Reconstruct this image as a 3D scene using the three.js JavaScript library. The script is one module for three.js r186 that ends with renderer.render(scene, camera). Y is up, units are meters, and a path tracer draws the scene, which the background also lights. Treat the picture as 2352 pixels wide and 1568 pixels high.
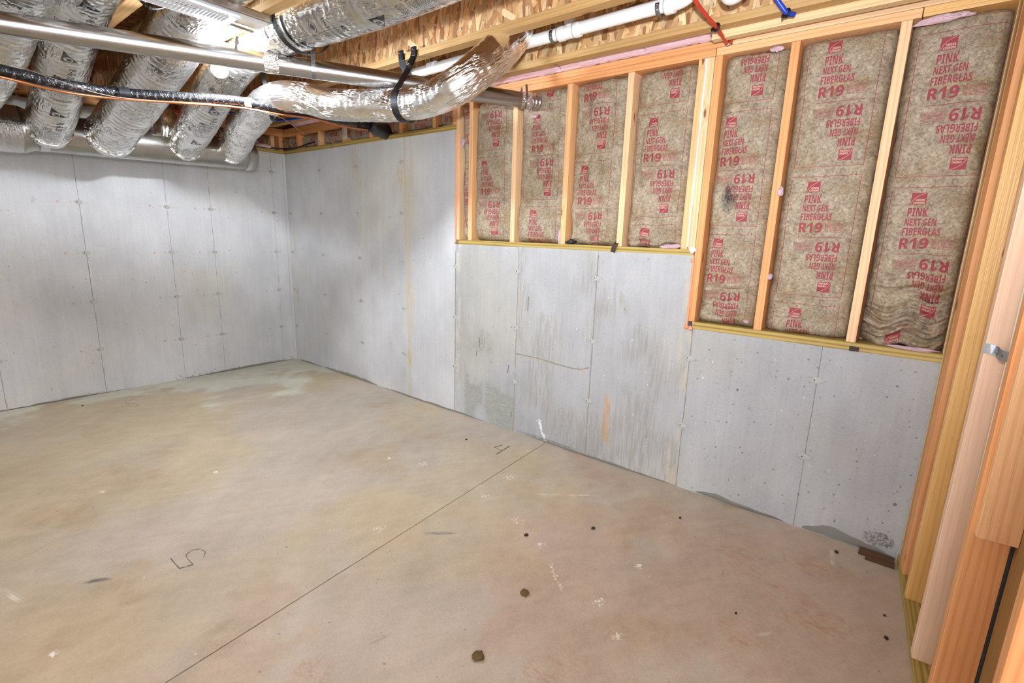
import * as THREE from 'three';
import { RoundedBoxGeometry } from 'three/addons/geometries/RoundedBoxGeometry.js';
import { mergeGeometries } from 'three/addons/utils/BufferGeometryUtils.js';

// ───────── camera, light, exposure ─────────
const scene = new THREE.Scene();
scene.background = new THREE.Color(0x000000);
const camera = new THREE.PerspectiveCamera(69.1, 1.5, 0.05, 60);
camera.rotation.order = 'YXZ';
camera.position.set(-2.7601, 1.4321, 5.2456);
camera.rotation.set(-0.2106, -0.9045, 0.0316);
camera.updateMatrixWorld(true);
const renderer = new THREE.WebGLRenderer({ antialias: true });
renderer.toneMapping = THREE.LinearToneMapping;
renderer.toneMappingExposure = 1.0;
renderer.shadowMap.enabled = true;
renderer.shadowMap.type = THREE.PCFSoftShadowMap;
const FLASH = 28, BULB = 10, ROOM = 0.5, FILL = 126;         // candela: flash above the lens, bulb in view, added fill bulbs out of view, added unseen strobe bounced off the left wall
// the photographer's flash, a quarter metre above the lens
const flashAt = new THREE.Vector3(-2.735, 1.68, 5.27);
const fillStrobeAt = new THREE.Vector3(-3.3, 1.75, 5.3), fillStrobeAim = new THREE.Vector3(-5.2, 1.6, 6.2);  // added strobe, unseen, for soft fill off the left wall
const flashAim = new THREE.Vector3(-0.1, 2.9, 3.4);
{
  const s = new THREE.SpotLight(0xe9f2ff, FLASH, 0, 1.22, 1, 2);
  s.position.copy(flashAt); s.target.position.copy(flashAim); s.castShadow = true; s.shadow.radius = 1.6; s.shadow.mapSize.set(2048, 2048); s.shadow.bias = -0.0005;
  scene.add(s, s.target);
  const b = new THREE.SpotLight(0xdfebfb, FILL, 0, 1.3, 0.6, 2);
  b.position.copy(fillStrobeAt); b.target.position.copy(fillStrobeAim); b.castShadow = true; b.shadow.radius = 4; b.shadow.mapSize.set(1024, 1024);
  scene.add(b, b.target);
}

// ───────── helpers ─────────
const names = new Map();
function numbered(n) { const k = names.get(n) || 0; names.set(n, k + 1); return k ? n + '_' + String(k).padStart(3, '0') : n; }
function rng(seed) { let a = seed >>> 0; return () => { a = (a + 0x6d2b79f5) | 0; let t = Math.imul(a ^ (a >>> 15), 1 | a); t = (t + Math.imul(t ^ (t >>> 7), 61 | t)) ^ t; return ((t ^ (t >>> 14)) >>> 0) / 4294967296; }; }
const V = (x, y, z) => new THREE.Vector3(x, y, z);
const clamp = (x, a = 0, b = 1) => Math.min(b, Math.max(a, x));
const sst = (a, b, x) => { const t = clamp((x - a) / (b - a)); return t * t * (3 - 2 * t); };
const mix = (a, b, t) => a + (b - a) * t;
const mix3 = (a, b, t) => [mix(a[0], b[0], t), mix(a[1], b[1], t), mix(a[2], b[2], t)];
const NT = (() => { const r = rng(77), t = new Float32Array(65536); for (let i = 0; i < 65536; i++) t[i] = r(); return t; })();
// value noise that repeats after px, py cells
function vn(x, y, px = 256, py = 256, s = 0) {
  const xi = Math.floor(x), yi = Math.floor(y); let fx = x - xi, fy = y - yi;
  fx = fx * fx * (3 - 2 * fx); fy = fy * fy * (3 - 2 * fy);
  const x0 = ((xi % px) + px) % px, x1 = (x0 + 1) % px, y0 = ((yi % py) + py) % py, y1 = (y0 + 1) % py;
  const h = (a, b) => NT[((a * 73 + b * 257 + s * 1543 + ((a * b * 7) & 1023)) & 65535)];
  return mix(mix(h(x0, y0), h(x1, y0), fx), mix(h(x0, y1), h(x1, y1), fx), fy);
}
function fbm(x, y, o = 4, s = 0, px = 256, py = 256) { let a = 0.5, r = 0, n = 0; for (let i = 0; i < o; i++) { r += a * vn(x, y, px, py, s + i * 7); n += a; a *= 0.5; x *= 2; y *= 2; px *= 2; py *= 2; if (px > 4096) px = 4096; if (py > 4096) py = 4096; } return r / n; }
function canvasTex(w, h, fn, paint, wrap = THREE.RepeatWrapping, srgb = true) {
  const c = document.createElement('canvas'); c.width = w; c.height = h; const g = c.getContext('2d');
  const im = g.createImageData(w, h), d = im.data;
  for (let y = 0, i = 0; y < h; y++) for (let x = 0; x < w; x++, i += 4) { const p = fn(x, y); d[i] = p[0]; d[i + 1] = p[1]; d[i + 2] = p[2]; d[i + 3] = p[3] === undefined ? 255 : p[3]; }
  g.putImageData(im, 0, 0); if (paint) paint(g, w, h);
  const t = new THREE.CanvasTexture(c); t.wrapS = t.wrapT = wrap; t.magFilter = THREE.LinearFilter; if (srgb) t.colorSpace = THREE.SRGBColorSpace; t.needsUpdate = true; return t;
}
function rep(t, u, v, ou = 0, ov = 0) { const c = t.clone(); c.repeat.set(u, v); c.offset.set(ou, ov); c.needsUpdate = true; return c; }
function tag(o, label, category, group, kind) { if (label) o.userData.label = label; if (category) o.userData.category = category; if (group) o.userData.group = group; if (kind) o.userData.kind = kind; return o; }
function thing(name, label, category, group) { const o = new THREE.Group(); o.name = numbered(name); scene.add(o); return tag(o, label, category, group); }
function mesh(name, geo, m, parent = scene) { const o = new THREE.Mesh(geo, m); o.name = parent === scene ? numbered(name) : name; o.castShadow = o.receiveShadow = true; parent.add(o); return o; }
function solo(name, geo, m, label, category, group) { return tag(mesh(name, geo, m), label, category, group); }
function part(name, geo, m, parent, label) { const n = parent.children.filter((c) => c.name === name || c.name.startsWith(name + '_')).length; const o = mesh(n ? name + '_' + String(n).padStart(3, '0') : name, geo, m, parent); if (label) o.userData.label = label; return o; }
// uv from positions: each triangle takes the two axes across its face; `len` is the axis that carries v (the length of a board)
function boardUV(g, len, seed = 1) {
  const r = rng(seed * 7919 + 13), ou = r() * 5, ov = r() * 5, p = g.attributes.position, uv = new Float32Array(p.count * 2), a = V(), b = V(), c = V();
  for (let i = 0; i < p.count; i += 3) {
    a.fromBufferAttribute(p, i); b.fromBufferAttribute(p, i + 1); c.fromBufferAttribute(p, i + 2);
    const n = b.clone().sub(a).cross(c.clone().sub(a)); const ab = [Math.abs(n.x), Math.abs(n.y), Math.abs(n.z)];
    let ax = 0; if (ab[1] > ab[ax]) ax = 1; if (ab[2] > ab[ax]) ax = 2;
    const rest = [0, 1, 2].filter((k) => k !== ax); let vA = len, uA;
    if (ax === len) { vA = rest[1]; uA = rest[0]; } else uA = rest.find((k) => k !== len);
    [a, b, c].forEach((q, j) => { const e = q.toArray(); uv[(i + j) * 2] = e[uA] + ou + ax * 0.13; uv[(i + j) * 2 + 1] = (ax === len ? e[vA] * 0.15 : e[vA]) + ov; });
  }
  g.setAttribute('uv', new THREE.BufferAttribute(uv, 2)); return g;
}
// a board from corner to corner, edges eased
function boardGeo(x0, x1, y0, y1, z0, z1, seed = 1, r = 0.0022) {
  const w = Math.abs(x1 - x0), h = Math.abs(y1 - y0), d = Math.abs(z1 - z0); let g = new RoundedBoxGeometry(w, h, d, 1, Math.min(r, w / 3, h / 3, d / 3)); if (g.index) g = g.toNonIndexed();
  const len = w > h ? (w > d ? 0 : 2) : (h > d ? 1 : 2); boardUV(g, len, seed);
  g.translate((x0 + x1) / 2, (y0 + y1) / 2, (z0 + z1) / 2); return g;
}
let boardSeed = 1;
function board(name, box, m, label, category, group, parent) {
  const [x0, x1, y0, y1, z0, z1] = box, g = boardGeo(x0, x1, y0, y1, z0, z1, boardSeed++);
  const bx = (x0 + x1) / 2, by = Math.min(y0, y1), bz = (z0 + z1) / 2; g.translate(-bx, -by, -bz);
  const o = parent ? part(name, g, m, parent, label) : solo(name, g, m, label, category, group); o.position.set(bx, by, bz); return o;
}
function planarUV(g, fu, fv) { const p = g.attributes.position, uv = new Float32Array(p.count * 2); for (let i = 0; i < p.count; i++) { uv[2 * i] = fu(p.getX(i), p.getY(i), p.getZ(i)); uv[2 * i + 1] = fv(p.getX(i), p.getY(i), p.getZ(i)); } g.setAttribute('uv', new THREE.BufferAttribute(uv, 2)); return g; }
function gridGeo(nu, nv, fn, fuv) {
  const P = new Float32Array((nu + 1) * (nv + 1) * 3), T = new Float32Array((nu + 1) * (nv + 1) * 2), I = []; let k = 0;
  for (let j = 0; j <= nv; j++) for (let i = 0; i <= nu; i++, k++) { const q = fn(i / nu, j / nv, i, j); P[3 * k] = q[0]; P[3 * k + 1] = q[1]; P[3 * k + 2] = q[2]; const t = fuv ? fuv(i / nu, j / nv, q) : [i / nu, j / nv]; T[2 * k] = t[0]; T[2 * k + 1] = t[1]; }
  for (let j = 0; j < nv; j++) for (let i = 0; i < nu; i++) { const a = j * (nu + 1) + i, b = a + 1, c = a + nu + 1, d = c + 1; I.push(a, b, d, a, d, c); }
  const g = new THREE.BufferGeometry(); g.setAttribute('position', new THREE.BufferAttribute(P, 3)); g.setAttribute('uv', new THREE.BufferAttribute(T, 2)); g.setIndex(I); g.computeVertexNormals(); return g;
}
// tube swept along points; rad(s, length, theta) gives its radius
function sweepGeo(pts, rad, { step = 0.01, seg = 24, caps = true, vScale = 1, turn = 0, uRep = 1 } = {}) {
  const curve = pts.length === 2 ? new THREE.LineCurve3(pts[0], pts[1]) : new THREE.CatmullRomCurve3(pts, false, 'centripetal');
  curve.arcLengthDivisions = 400;
  const L = curve.getLength(), n = Math.max(2, Math.round(L / step)), up = V(0, 1, 0), P = [], T = [], I = [];
  let pa = null;
  for (let j = 0; j <= n; j++) {
    const c = curve.getPointAt(j / n), t = curve.getTangentAt(j / n); let a;
    if (!pa) { a = V().crossVectors(up, t); if (a.lengthSq() < 0.01) a = V(1, 0, 0); a.normalize(); } else a = pa.clone().addScaledVector(t, -pa.dot(t)).normalize();
    pa = a; const b = V().crossVectors(t, a).normalize(), s = L * j / n;
    for (let i = 0; i <= seg; i++) { const th = 2 * Math.PI * i / seg, r = rad(s, L, i === seg ? 0 : th); P.push(c.x + r * (Math.cos(th) * a.x + Math.sin(th) * b.x), c.y + r * (Math.cos(th) * a.y + Math.sin(th) * b.y), c.z + r * (Math.cos(th) * a.z + Math.sin(th) * b.z)); T.push(uRep * i / seg + turn, s * vScale); }
  }
  for (let j = 0; j < n; j++) for (let i = 0; i < seg; i++) { const A = j * (seg + 1) + i, B = A + 1, C = A + seg + 1, D = C + 1; I.push(A, B, D, A, D, C); }
  if (caps) for (const j of [0, n]) { const c = curve.getPointAt(j / n); P.push(c.x, c.y, c.z); T.push(0.5, 0); const k = P.length / 3 - 1; for (let i = 0; i < seg; i++) { const A = j * (seg + 1) + i; j ? I.push(A, A + 1, k) : I.push(A + 1, A, k); } }
  const g = new THREE.BufferGeometry(); g.setAttribute('position', new THREE.Float32BufferAttribute(P, 3)); g.setAttribute('uv', new THREE.Float32BufferAttribute(T, 2)); g.setIndex(I); g.computeVertexNormals();
  { // close the seam of the normals
    const N = g.attributes.normal; for (let j = 0; j <= n; j++) { const A = j * (seg + 1), B = A + seg, x = N.getX(A) + N.getX(B), y = N.getY(A) + N.getY(B), z = N.getZ(A) + N.getZ(B), l = Math.hypot(x, y, z) || 1; N.setXYZ(A, x / l, y / l, z / l); N.setXYZ(B, x / l, y / l, z / l); } }
  return g;
}
// flat strip swept along points, `across` is its width direction
function ribbonGeo(pts, across, w, t, vScale = 1, step = 0.012) {
  const curve = pts.length === 2 ? new THREE.LineCurve3(pts[0], pts[1]) : new THREE.CatmullRomCurve3(pts, false, 'centripetal'); const L = curve.getLength(), n = Math.max(2, Math.round(L / step)), P = [], T = [], I = [];
  for (let j = 0; j <= n; j++) {
    const c = curve.getPointAt(j / n), d = curve.getTangentAt(j / n), ac = typeof across === 'function' ? across(j / n) : across, a = ac.clone().addScaledVector(d, -ac.dot(d)).normalize(), b = V().crossVectors(d, a).normalize();
    for (const [i, k] of [[-1, -1], [1, -1], [1, 1], [-1, 1]]) { P.push(c.x + a.x * i * w / 2 + b.x * k * t / 2, c.y + a.y * i * w / 2 + b.y * k * t / 2, c.z + a.z * i * w / 2 + b.z * k * t / 2); T.push((i + 1) / 2, L * j / n * vScale); }
  }
  for (let j = 0; j < n; j++) for (let i = 0; i < 4; i++) { const A = j * 4 + i, B = j * 4 + (i + 1) % 4, C = A + 4, D = B + 4; I.push(A, B, D, A, D, C); }
  I.push(0, 1, 2, 0, 2, 3, n * 4, n * 4 + 2, n * 4 + 1, n * 4, n * 4 + 3, n * 4 + 2);
  const g = new THREE.BufferGeometry().setAttribute('position', new THREE.Float32BufferAttribute(P, 3)); g.setAttribute('uv', new THREE.Float32BufferAttribute(T, 2)); g.setIndex(I); const f = g.toNonIndexed(); f.computeVertexNormals(); return f;
}

// ───────── materials ─────────
const std = (o) => new THREE.MeshStandardMaterial(o);
// timber: fine lines along the board, broad growth bands, a few knots
function woodTex(seed, base, late, lineAmt, knots) {
  const r = rng(seed), K = []; for (let i = 0; i < knots; i++) K.push([r() * 512, r() * 2048, 9 + r() * 9]);
  return canvasTex(512, 2048, (x, y) => {
    const u = x / 512, v = y / 2048; let w = 0; let dk = 0;
    for (const [kx, ky, kr] of K) { let dx = Math.abs(x - kx); dx = Math.min(dx, 512 - dx); let dy = Math.abs(y - ky); dy = Math.min(dy, 2048 - dy); const q = Math.sqrt(dx * dx + dy * dy * 0.35) / kr; if (q < 6) { w += 0.09 * Math.exp(-q * q * 0.25) * Math.sign(x - kx || 1); dk = Math.max(dk, 1 - sst(0.7, 1.25, q + 0.25 * vn(x / 4, y / 4, 128, 512, seed))); } }
    const warp = 0.11 * fbm(u * 3, v * 3, 3, seed, 3, 3) + w;
    const ring = 0.5 + 0.5 * Math.sin((u + warp) * 2 * Math.PI * 15 + 5 * fbm(u * 2, v * 2, 2, seed + 3, 2, 2));
    const fine = fbm(u * 150, v * 10, 3, seed + 9, 150, 10), blot = fbm(u * 4, v * 9, 3, seed + 5, 4, 9);
    let k = clamp(Math.pow(ring, 2.4) * lineAmt + (fine - 0.5) * 0.42 + (blot - 0.5) * 0.55);
    let c = mix3(base, late, k); if (dk > 0) c = mix3(c, [118, 70, 38], dk * 0.85); return c;
  });
}
const WX = 1 / 0.3, WY = 1 / 2.4;
const firT = woodTex(11, [236, 196, 150], [214, 158, 108], 0.55, 3), spfT = woodTex(23, [232, 202, 154], [206, 164, 108], 0.45, 7), pinkT = woodTex(31, [232, 194, 160], [216, 166, 128], 0.35, 2), treatT = woodTex(47, [206, 188, 124], [158, 132, 66], 0.9, 1);
const grainBump = canvasTex(256, 1024, (x, y) => { const k = 255 * fbm(x / 256 * 110, y / 1024 * 9, 3, 4, 110, 9); return [k, k, k]; }, null, THREE.RepeatWrapping, false);
const wood = (t, color, rough = 0.62) => std({ map: rep(t, WX, WY), bumpMap: rep(grainBump, 1 / 0.15, 1 / 1.2), bumpScale: 0.0006, color, roughness: rough });
const M = {
  fir: wood(firT, 0xffffff), firB: wood(firT, 0xfff0de), firC: wood(pinkT, 0xffffff), firD: wood(spfT, 0xffffff), firE: wood(firT, 0xf4d2b0),
  plate: wood(firT, 0xf0cfae), treated: wood(treatT, 0xe2d6b4), flange: wood(spfT, 0xdcccb0), spfGold: wood(spfT, 0xffe6b8, 0.42), dull: wood(spfT, 0xcdb391, 0.7), oldWood: wood(spfT, 0x665446, 0.9),
};
// oriented strand board: chips lying every way but mostly up the web
function osbTex(seed) {
  const r = rng(seed), pal = [[226, 184, 130], [214, 166, 112], [236, 198, 146], [198, 146, 94], [222, 176, 120], [166, 112, 68], [242, 212, 166], [208, 158, 106]];
  return canvasTex(1024, 1024, (x, y) => { const k = fbm(x / 9, y / 40, 2, 3, 256, 256) * 40; return [176 + k, 124 + k, 76 + k]; }, (g, w, h) => {
    for (let i = 0; i < 2600; i++) {
      const x = r() * w, y = r() * h, L = 60 + r() * 150, W = 10 + r() * 40, a = (r() - 0.5) * (r() < 0.8 ? 0.75 : 3), c = pal[Math.floor(r() * pal.length)], k = 0.86 + r() * 0.26;
      for (const [ox, oy] of [[0, 0], [w, 0], [-w, 0], [0, h], [0, -h]]) {
        g.save(); g.translate(x + ox, y + oy); g.rotate(a); g.fillStyle = `rgba(${c.map((q) => Math.round(clamp(q * k, 0, 255))).join(',')},0.93)`;
        g.beginPath(); g.moveTo(-W / 2, -L / 2 + W * 0.3); g.lineTo(W * 0.1, -L / 2); g.lineTo(W / 2, -L / 2 + 5); g.lineTo(W * 0.42, L / 2 - 4); g.lineTo(-W * 0.2, L / 2); g.lineTo(-W * 0.5, L / 2 - 7); g.closePath(); g.fill();
        g.strokeStyle = `rgba(96,56,26,${0.12 + r() * 0.3})`; g.lineWidth = 1; g.beginPath(); g.moveTo(W / 2, -L / 2 + 5); g.lineTo(W * 0.42, L / 2 - 4); g.lineTo(-W * 0.2, L / 2); g.stroke();
        if (r() < 0.3) { g.strokeStyle = 'rgba(130,82,42,0.3)'; g.beginPath(); g.moveTo(-W * 0.1, -L * 0.4); g.lineTo(-W * 0.06, L * 0.35); g.stroke(); }
        g.restore();
      }
    }
  });
}
const osbT = osbTex(5), osbBump = canvasTex(512, 512, (x, y) => { const k = 255 * (0.6 * fbm(x / 20, y / 50, 3, 8, 256, 256) + 0.4 * vn(x / 3, y / 12, 256, 256, 2)); return [k, k, k]; }, null, THREE.RepeatWrapping, false);
M.osb = std({ map: rep(osbT, 1 / 0.72, 1 / 0.72), bumpMap: rep(osbBump, 2, 2), bumpScale: 0.0018, roughness: 0.72 });
M.osbDark = std({ map: rep(osbT, 1 / 0.72, 1 / 0.72), color: 0xcdb8a0, roughness: 0.8 });
// concrete
const concBump = canvasTex(512, 512, (x, y) => { const k = 255 * (0.5 * fbm(x / 32, y / 32, 4, 21, 16, 16) + 0.5 * fbm(x / 4, y / 4, 2, 25, 128, 128)); return [k, k, k]; }, null, THREE.RepeatWrapping, false);
const stain = (g, x, y, rx, ry, col, a, r, n = 30) => { for (let i = 0; i < n * 3; i++) { const t = r() * 6.283, q = Math.sqrt(r()); g.fillStyle = `rgba(${col},${a * (0.3 + r() * 0.7)})`; g.beginPath(); g.ellipse(x + Math.cos(t) * q * rx, y + Math.sin(t) * q * ry, rx * (0.03 + r() * r() * 0.22), ry * (0.03 + r() * r() * 0.22), rx > 2 * ry || ry > 2 * rx ? (r() - 0.5) * 0.2 : r() * 3, 0, 7); g.fill(); } };
function concTex(seed, W, H, u0, us, vs, base, extra, paint) { // world window: u from u0, us wide, v from 0, vs high
  return canvasTex(W, H, (x, y) => {
    const u = u0 + us * x / W, v = vs * (1 - y / H);
    const cloud = fbm(u * 1.6 + 3, v * 1.3 + 5, 4, seed), mid = fbm(u * 9, v * 5, 3, seed + 2), streak = fbm(u * 70, v * 2.2, 3, seed + 4), fine = fbm(u * 160, v * 160, 2, seed + 6);
    let k = (typeof base === 'function' ? base(u) : base) + (cloud - 0.5) * 34 + (mid - 0.5) * 16 + (streak - 0.5) * 8 + (fine - 0.5) * 10;
    let c = [k, k, k - 1]; const warm = sst(0.56, 0.75, fbm(u * 1.1 + 9, v * 1.2, 3, seed + 8)); c = [c[0] + warm * 4, c[1] + warm * 2, c[2] - warm * 5];
    return extra ? extra(c, u, v, fine) : c;
  }, (g) => {
    const X = (u) => (u - u0) / us * W, Y = (v) => (1 - v / vs) * H, S = W / us; const r = rng(seed * 31 + 1);
    for (let i = 0; i < 420 * us; i++) { const x = r() * W, y = r() * H, q = (0.0008 + r() * r() * 0.004) * S; g.fillStyle = r() < 0.75 ? `rgba(96,96,94,${0.25 + r() * 0.5})` : `rgba(226,226,224,${0.4 + r() * 0.4})`; g.beginPath(); g.ellipse(x, y, q, q * (0.5 + r()), r() * 3, 0, 7); g.fill(); }
    for (let i = 0; i < 26 * us; i++) { const x = r() * W, y = r() * H; g.strokeStyle = `rgba(110,108,104,${0.1 + r() * 0.25})`; g.lineWidth = 1 + r() * 1.5; g.beginPath(); g.moveTo(x, y); g.lineTo(x + (r() - 0.5) * 40, y + (r() - 0.3) * 50); g.stroke(); }
    paint(g, X, Y, S, r);
  });
}
const TIEY = [0.384, 0.785, 1.186, 1.584, 1.989];
const backT = concTex(3, 2048, 1880, -2.4, 2.4, 2.2, 192, null, (g, X, Y, S, r) => {
  for (const x of [-2.325, -1.715, -1.112, -0.754, -0.15]) {
    for (const y of TIEY) for (const [dx, c, a] of [[-0.13, '178,120,72', 0.5], [-0.05, '190,150,100', 0.5], [0.045, '176,168,140', 0.45], [0.085, '190,186,168', 0.4]]) { g.strokeStyle = `rgba(${c},${a})`; g.lineWidth = 0.004 * S; g.beginPath(); g.arc(X(x + dx + (r() - 0.5) * 0.01), Y(y) + (r() - 0.5) * 6, 0.007 * S, 0, 7); g.stroke(); g.fillStyle = `rgba(${c},${a * 0.6})`; g.fill(); }
    for (let i = 0; i < 40; i++) { g.fillStyle = `rgba(120,106,92,${0.12 + r() * 0.2})`; g.fillRect(X(x) + (r() - 0.5) * 8, r() * 1880, 2 + r() * 3, 10 + r() * 50); }
  }
  stain(g, X(-2.15), Y(1.19), 26, 10, '206,178,112', 0.4, r); stain(g, X(-2.17), Y(0.8), 30, 12, '200,184,140', 0.25, r); stain(g, X(-1.98), Y(1.58), 14, 22, '128,130,118', 0.4, r); stain(g, X(-0.64), Y(0.42), 16, 16, '196,180,140', 0.3, r);
  for (let i = 0; i < 150; i++) { const x = X(-1.2 + r() * 1.2), y = Y(r() * r() * 0.06); g.fillStyle = `rgba(84,82,70,${0.3 + r() * 0.4})`; g.beginPath(); g.ellipse(x, y, 2 + r() * 6, 1 + r() * 3, 0, 0, 7); g.fill(); }
  stain(g, X(-0.45), Y(0.012), 260, 8, '92,92,78', 0.5, r, 90); stain(g, X(-1.9), Y(0.012), 200, 7, '138,112,80', 0.4, r, 50);
});
const rightA = concTex(13, 2048, 1610, 0, 2.8, 2.2, (u) => (u < 2.497 ? 192 : 167), (c, u, v, fine) => { // z 0 to 2.8; step greyer than the tall part, darkened further against the flash
  const band = sst(1.885, 1.9, u) * (1 - sst(1.97, 2.05, u + 0.05 * fbm(v * 6, 3, 2, 5))) * sst(0.35, 0.6, fbm(u * 18, v * 2.4, 4, 61)); c = mix3(c, [190, 176, 150], band * 0.6);
  const rough = sst(2.5, 2.505, u) * (1 - sst(2.545, 2.58, u + 0.02 * vn(v * 20, 1))); c = mix3(c, [196 + (fine - 0.5) * 50, 190 + (fine - 0.5) * 50, 174 + (fine - 0.5) * 44], rough * 0.55 * sst(0.3, 0.6, fbm(u * 20, v * 9, 3, 44)));
  const damp = sst(2.59, 2.63, u) * sst(0.42, 0.62, 0.46 + (0.42 - v) * 0.5 + (fbm(u * 5, v * 5, 5, 71) - 0.5) * 1.1); const dn = (fbm(u * 16, v * 150, 3, 9) - 0.5) * 34 + (fine - 0.5) * 30; return mix3(c, [150 + dn, 151 + dn, 140 + dn], clamp(damp) * 0.7);
}, (g, X, Y, S, r) => {
  const drip = (z, y0, y1, w, a) => { for (let i = 0; i < 60; i++) { const y = y0 + (y1 - y0) * r(); g.fillStyle = `rgba(${r() < 0.3 ? '190,136,76' : '204,176,132'},${a * 0.6 * r()})`; g.beginPath(); g.ellipse(X(z + (r() + r() - 1) * w * 1.6), Y(y), (0.003 + r() * 0.008) * S, (0.008 + r() * 0.03) * S, 0, 0, 7); g.fill(); } };
  drip(1.225, 2.16, 1.84, 0.03, 0.4); drip(1.275, 1.98, 1.3, 0.03, 0.45); drip(1.85, 1.99, 1.8, 0.04, 0.4); drip(1.93, 1.96, 1.3, 0.05, 0.4); drip(1.94, 0.42, 0.28, 0.03, 0.5); drip(1.95, 1.0, 0.8, 0.03, 0.4); drip(0.085, 1.9, 1.3, 0.02, 0.3); drip(1.6, 1.16, 1.02, 0.03, 0.18); drip(0.1, 0.8, 0.65, 0.02, 0.25);
  for (const z of [0.642, 1.253, 1.8685, 2.494]) for (let i = 0; i < 50; i++) { g.fillStyle = `rgba(150,140,122,${0.1 + r() * 0.2})`; g.fillRect(X(z) + (r() - 0.5) * 7, Y(2.1 * r()), 2 + r() * 2, 10 + r() * 40); }
  for (const z of [0.642, 1.253, 1.8685]) for (const y of TIEY) { stain(g, X(z + 0.01), Y(y), 22, 6, '120,118,110', 0.35, r, 16); stain(g, X(z + 0.05), Y(y) + 3, 10, 4, '186,150,100', 0.3, r, 8); }
  for (const [z, y, l] of [[2.73, 0.55, 0.04], [2.76, 0.66, 0.07]]) { g.strokeStyle = 'rgba(62,56,50,.8)'; g.lineWidth = 3; g.beginPath(); g.moveTo(X(z), Y(y)); g.lineTo(X(z) + 2, Y(y - l)); g.stroke(); }
  stain(g, X(1.0), Y(0.01), 330, 12, '104,102,92', 0.45, r, 110); stain(g, X(1.43), Y(0.1), 10, 14, '112,112,108', 0.5, r, 14); g.fillStyle = 'rgba(236,234,226,.9)'; g.fillRect(X(1.33), Y(0.2), 12, 4);
});
const rightB = concTex(13, 2048, 1024, 2.8, 2.8, 1.4, (u) => (u < 4.353 ? 167 : 168), (c, u, v, fine) => { // z 2.8 to 5.6; step base colour darkened to offset the flash
  const p = sst(2.8, 2.86, u) * (1 - sst(4.345, 4.36, u));
  const damp = p * sst(0.42, 0.62, 0.46 + (0.42 - v) * 0.5 + (fbm(u * 5, v * 5, 5, 71) - 0.5) * 1.1) * (1 - sst(3.1, 3.14, u)); const dn = (fbm(u * 16, v * 150, 3, 9) - 0.5) * 34 + (fine - 0.5) * 30; c = mix3(c, [150 + dn, 151 + dn, 140 + dn], clamp(damp) * 0.7);
  const st = p * sst(3.1, 3.12, u) * fbm(u * 110, v * 11, 4, 81) * sst(0.32, 0.62, fbm(u * 4.2, v * 2.4, 3, 83) + (0.62 - v) * 0.42 * sst(3.0, 4.0, u)); c = mix3(c, [134, 126, 108], clamp((st - 0.27) * 2.0) * 0.42);
  const rough = sst(4.27, 4.3, u) * (1 - sst(4.343, 4.35, u)); return mix3(c, [188, 180, 160], rough * 0.7 * sst(0.35, 0.6, fbm(u * 25, v * 6, 3, 44)));
}, (g, X, Y, S, r) => {
  for (let i = 0; i < 130; i++) { g.fillStyle = `rgba(196,140,92,${0.10 + r() * 0.16})`; g.beginPath(); g.ellipse(X(3.865 + (r() - 0.5) * 0.05), Y(0.14 + r() * 0.3), (0.002 + r() * 0.005) * S, (0.01 + r() * 0.03) * S, 0, 0, 7); g.fill(); }
  for (let i = 0; i < 90; i++) { const t = r(), z = 3.345 + t * 0.07 - 0.012 * Math.sin(t * 3), y = 0.155 * (1 - t); g.fillStyle = `rgba(238,238,234,${0.3 + r() * 0.5})`; g.beginPath(); g.ellipse(X(z + (r() - 0.5) * 0.02), Y(y), 2 + r() * 4, 1 + r() * 4, r() * 3, 0, 7); g.fill(); }
  for (let i = 0; i < 70; i++) { const t = r(); g.fillStyle = `rgba(196,160,116,${0.2 + r() * 0.25})`; g.beginPath(); g.ellipse(X(3.12 + t * 0.57), Y(0.598 - 0.02 * t + (r() - 0.5) * 0.014), 4 + r() * 10, 1 + r() * 3, 0, 0, 7); g.fill(); }
  for (const [z, y, l, w] of [[3.05, 0.5, 0.06, 4], [3.09, 0.15, 0.05, 4], [2.81, 0.67, 0.08, 2], [3.21, 1.02, 0.1, 3]]) { g.strokeStyle = 'rgba(70,58,48,.8)'; g.lineWidth = w; g.beginPath(); g.moveTo(X(z), Y(y)); g.lineTo(X(z) - 3, Y(y - l)); g.stroke(); }
  for (const z of [3.111, 3.73, 4.353]) for (let i = 0; i < 60; i++) { g.fillStyle = `rgba(${r() < 0.5 ? '186,148,108' : '138,128,112'},${0.12 + r() * 0.25})`; g.fillRect(X(z) + (r() - 0.5) * 9 - 2, Y(1.3 * r()), 2 + r() * 4, 8 + r() * 30); }
  for (const [z, y] of [[3.111, 0.384], [3.111, 0.785], [3.111, 1.186], [3.73, 0.384], [3.73, 0.785], [3.73, 1.186], [4.353, 0.384], [4.353, 0.785], [4.977, 0.384]]) stain(g, X(z), Y(y), 34, 12, '112,110,104', 0.35, r, 22);
  stain(g, X(5.33), Y(0.075), 44, 26, '98,90,82', 0.5, r, 60); stain(g, X(5.2), Y(0.02), 120, 13, '112,102,92', 0.5, r, 90); stain(g, X(4.72), Y(0.008), 130, 9, '120,116,106', 0.5, r, 70); stain(g, X(3.4), Y(0.015), 180, 9, '92,90,82', 0.4, r, 80);
  for (let i = 0; i < 260; i++) { const x = X(4.4 + r() * 1.1), y = Y(r() * 0.9), q = 1 + r() * r() * 5; g.fillStyle = `rgba(92,90,86,${0.4 + r() * 0.4})`; g.beginPath(); g.ellipse(x, y, q, q * (0.4 + r() * 0.6), r() * 3, 0, 7); g.fill(); }
  stain(g, X(3.15), Y(1.08), 4, 18, '240,240,236', 0.8, r, 20);
});
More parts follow.
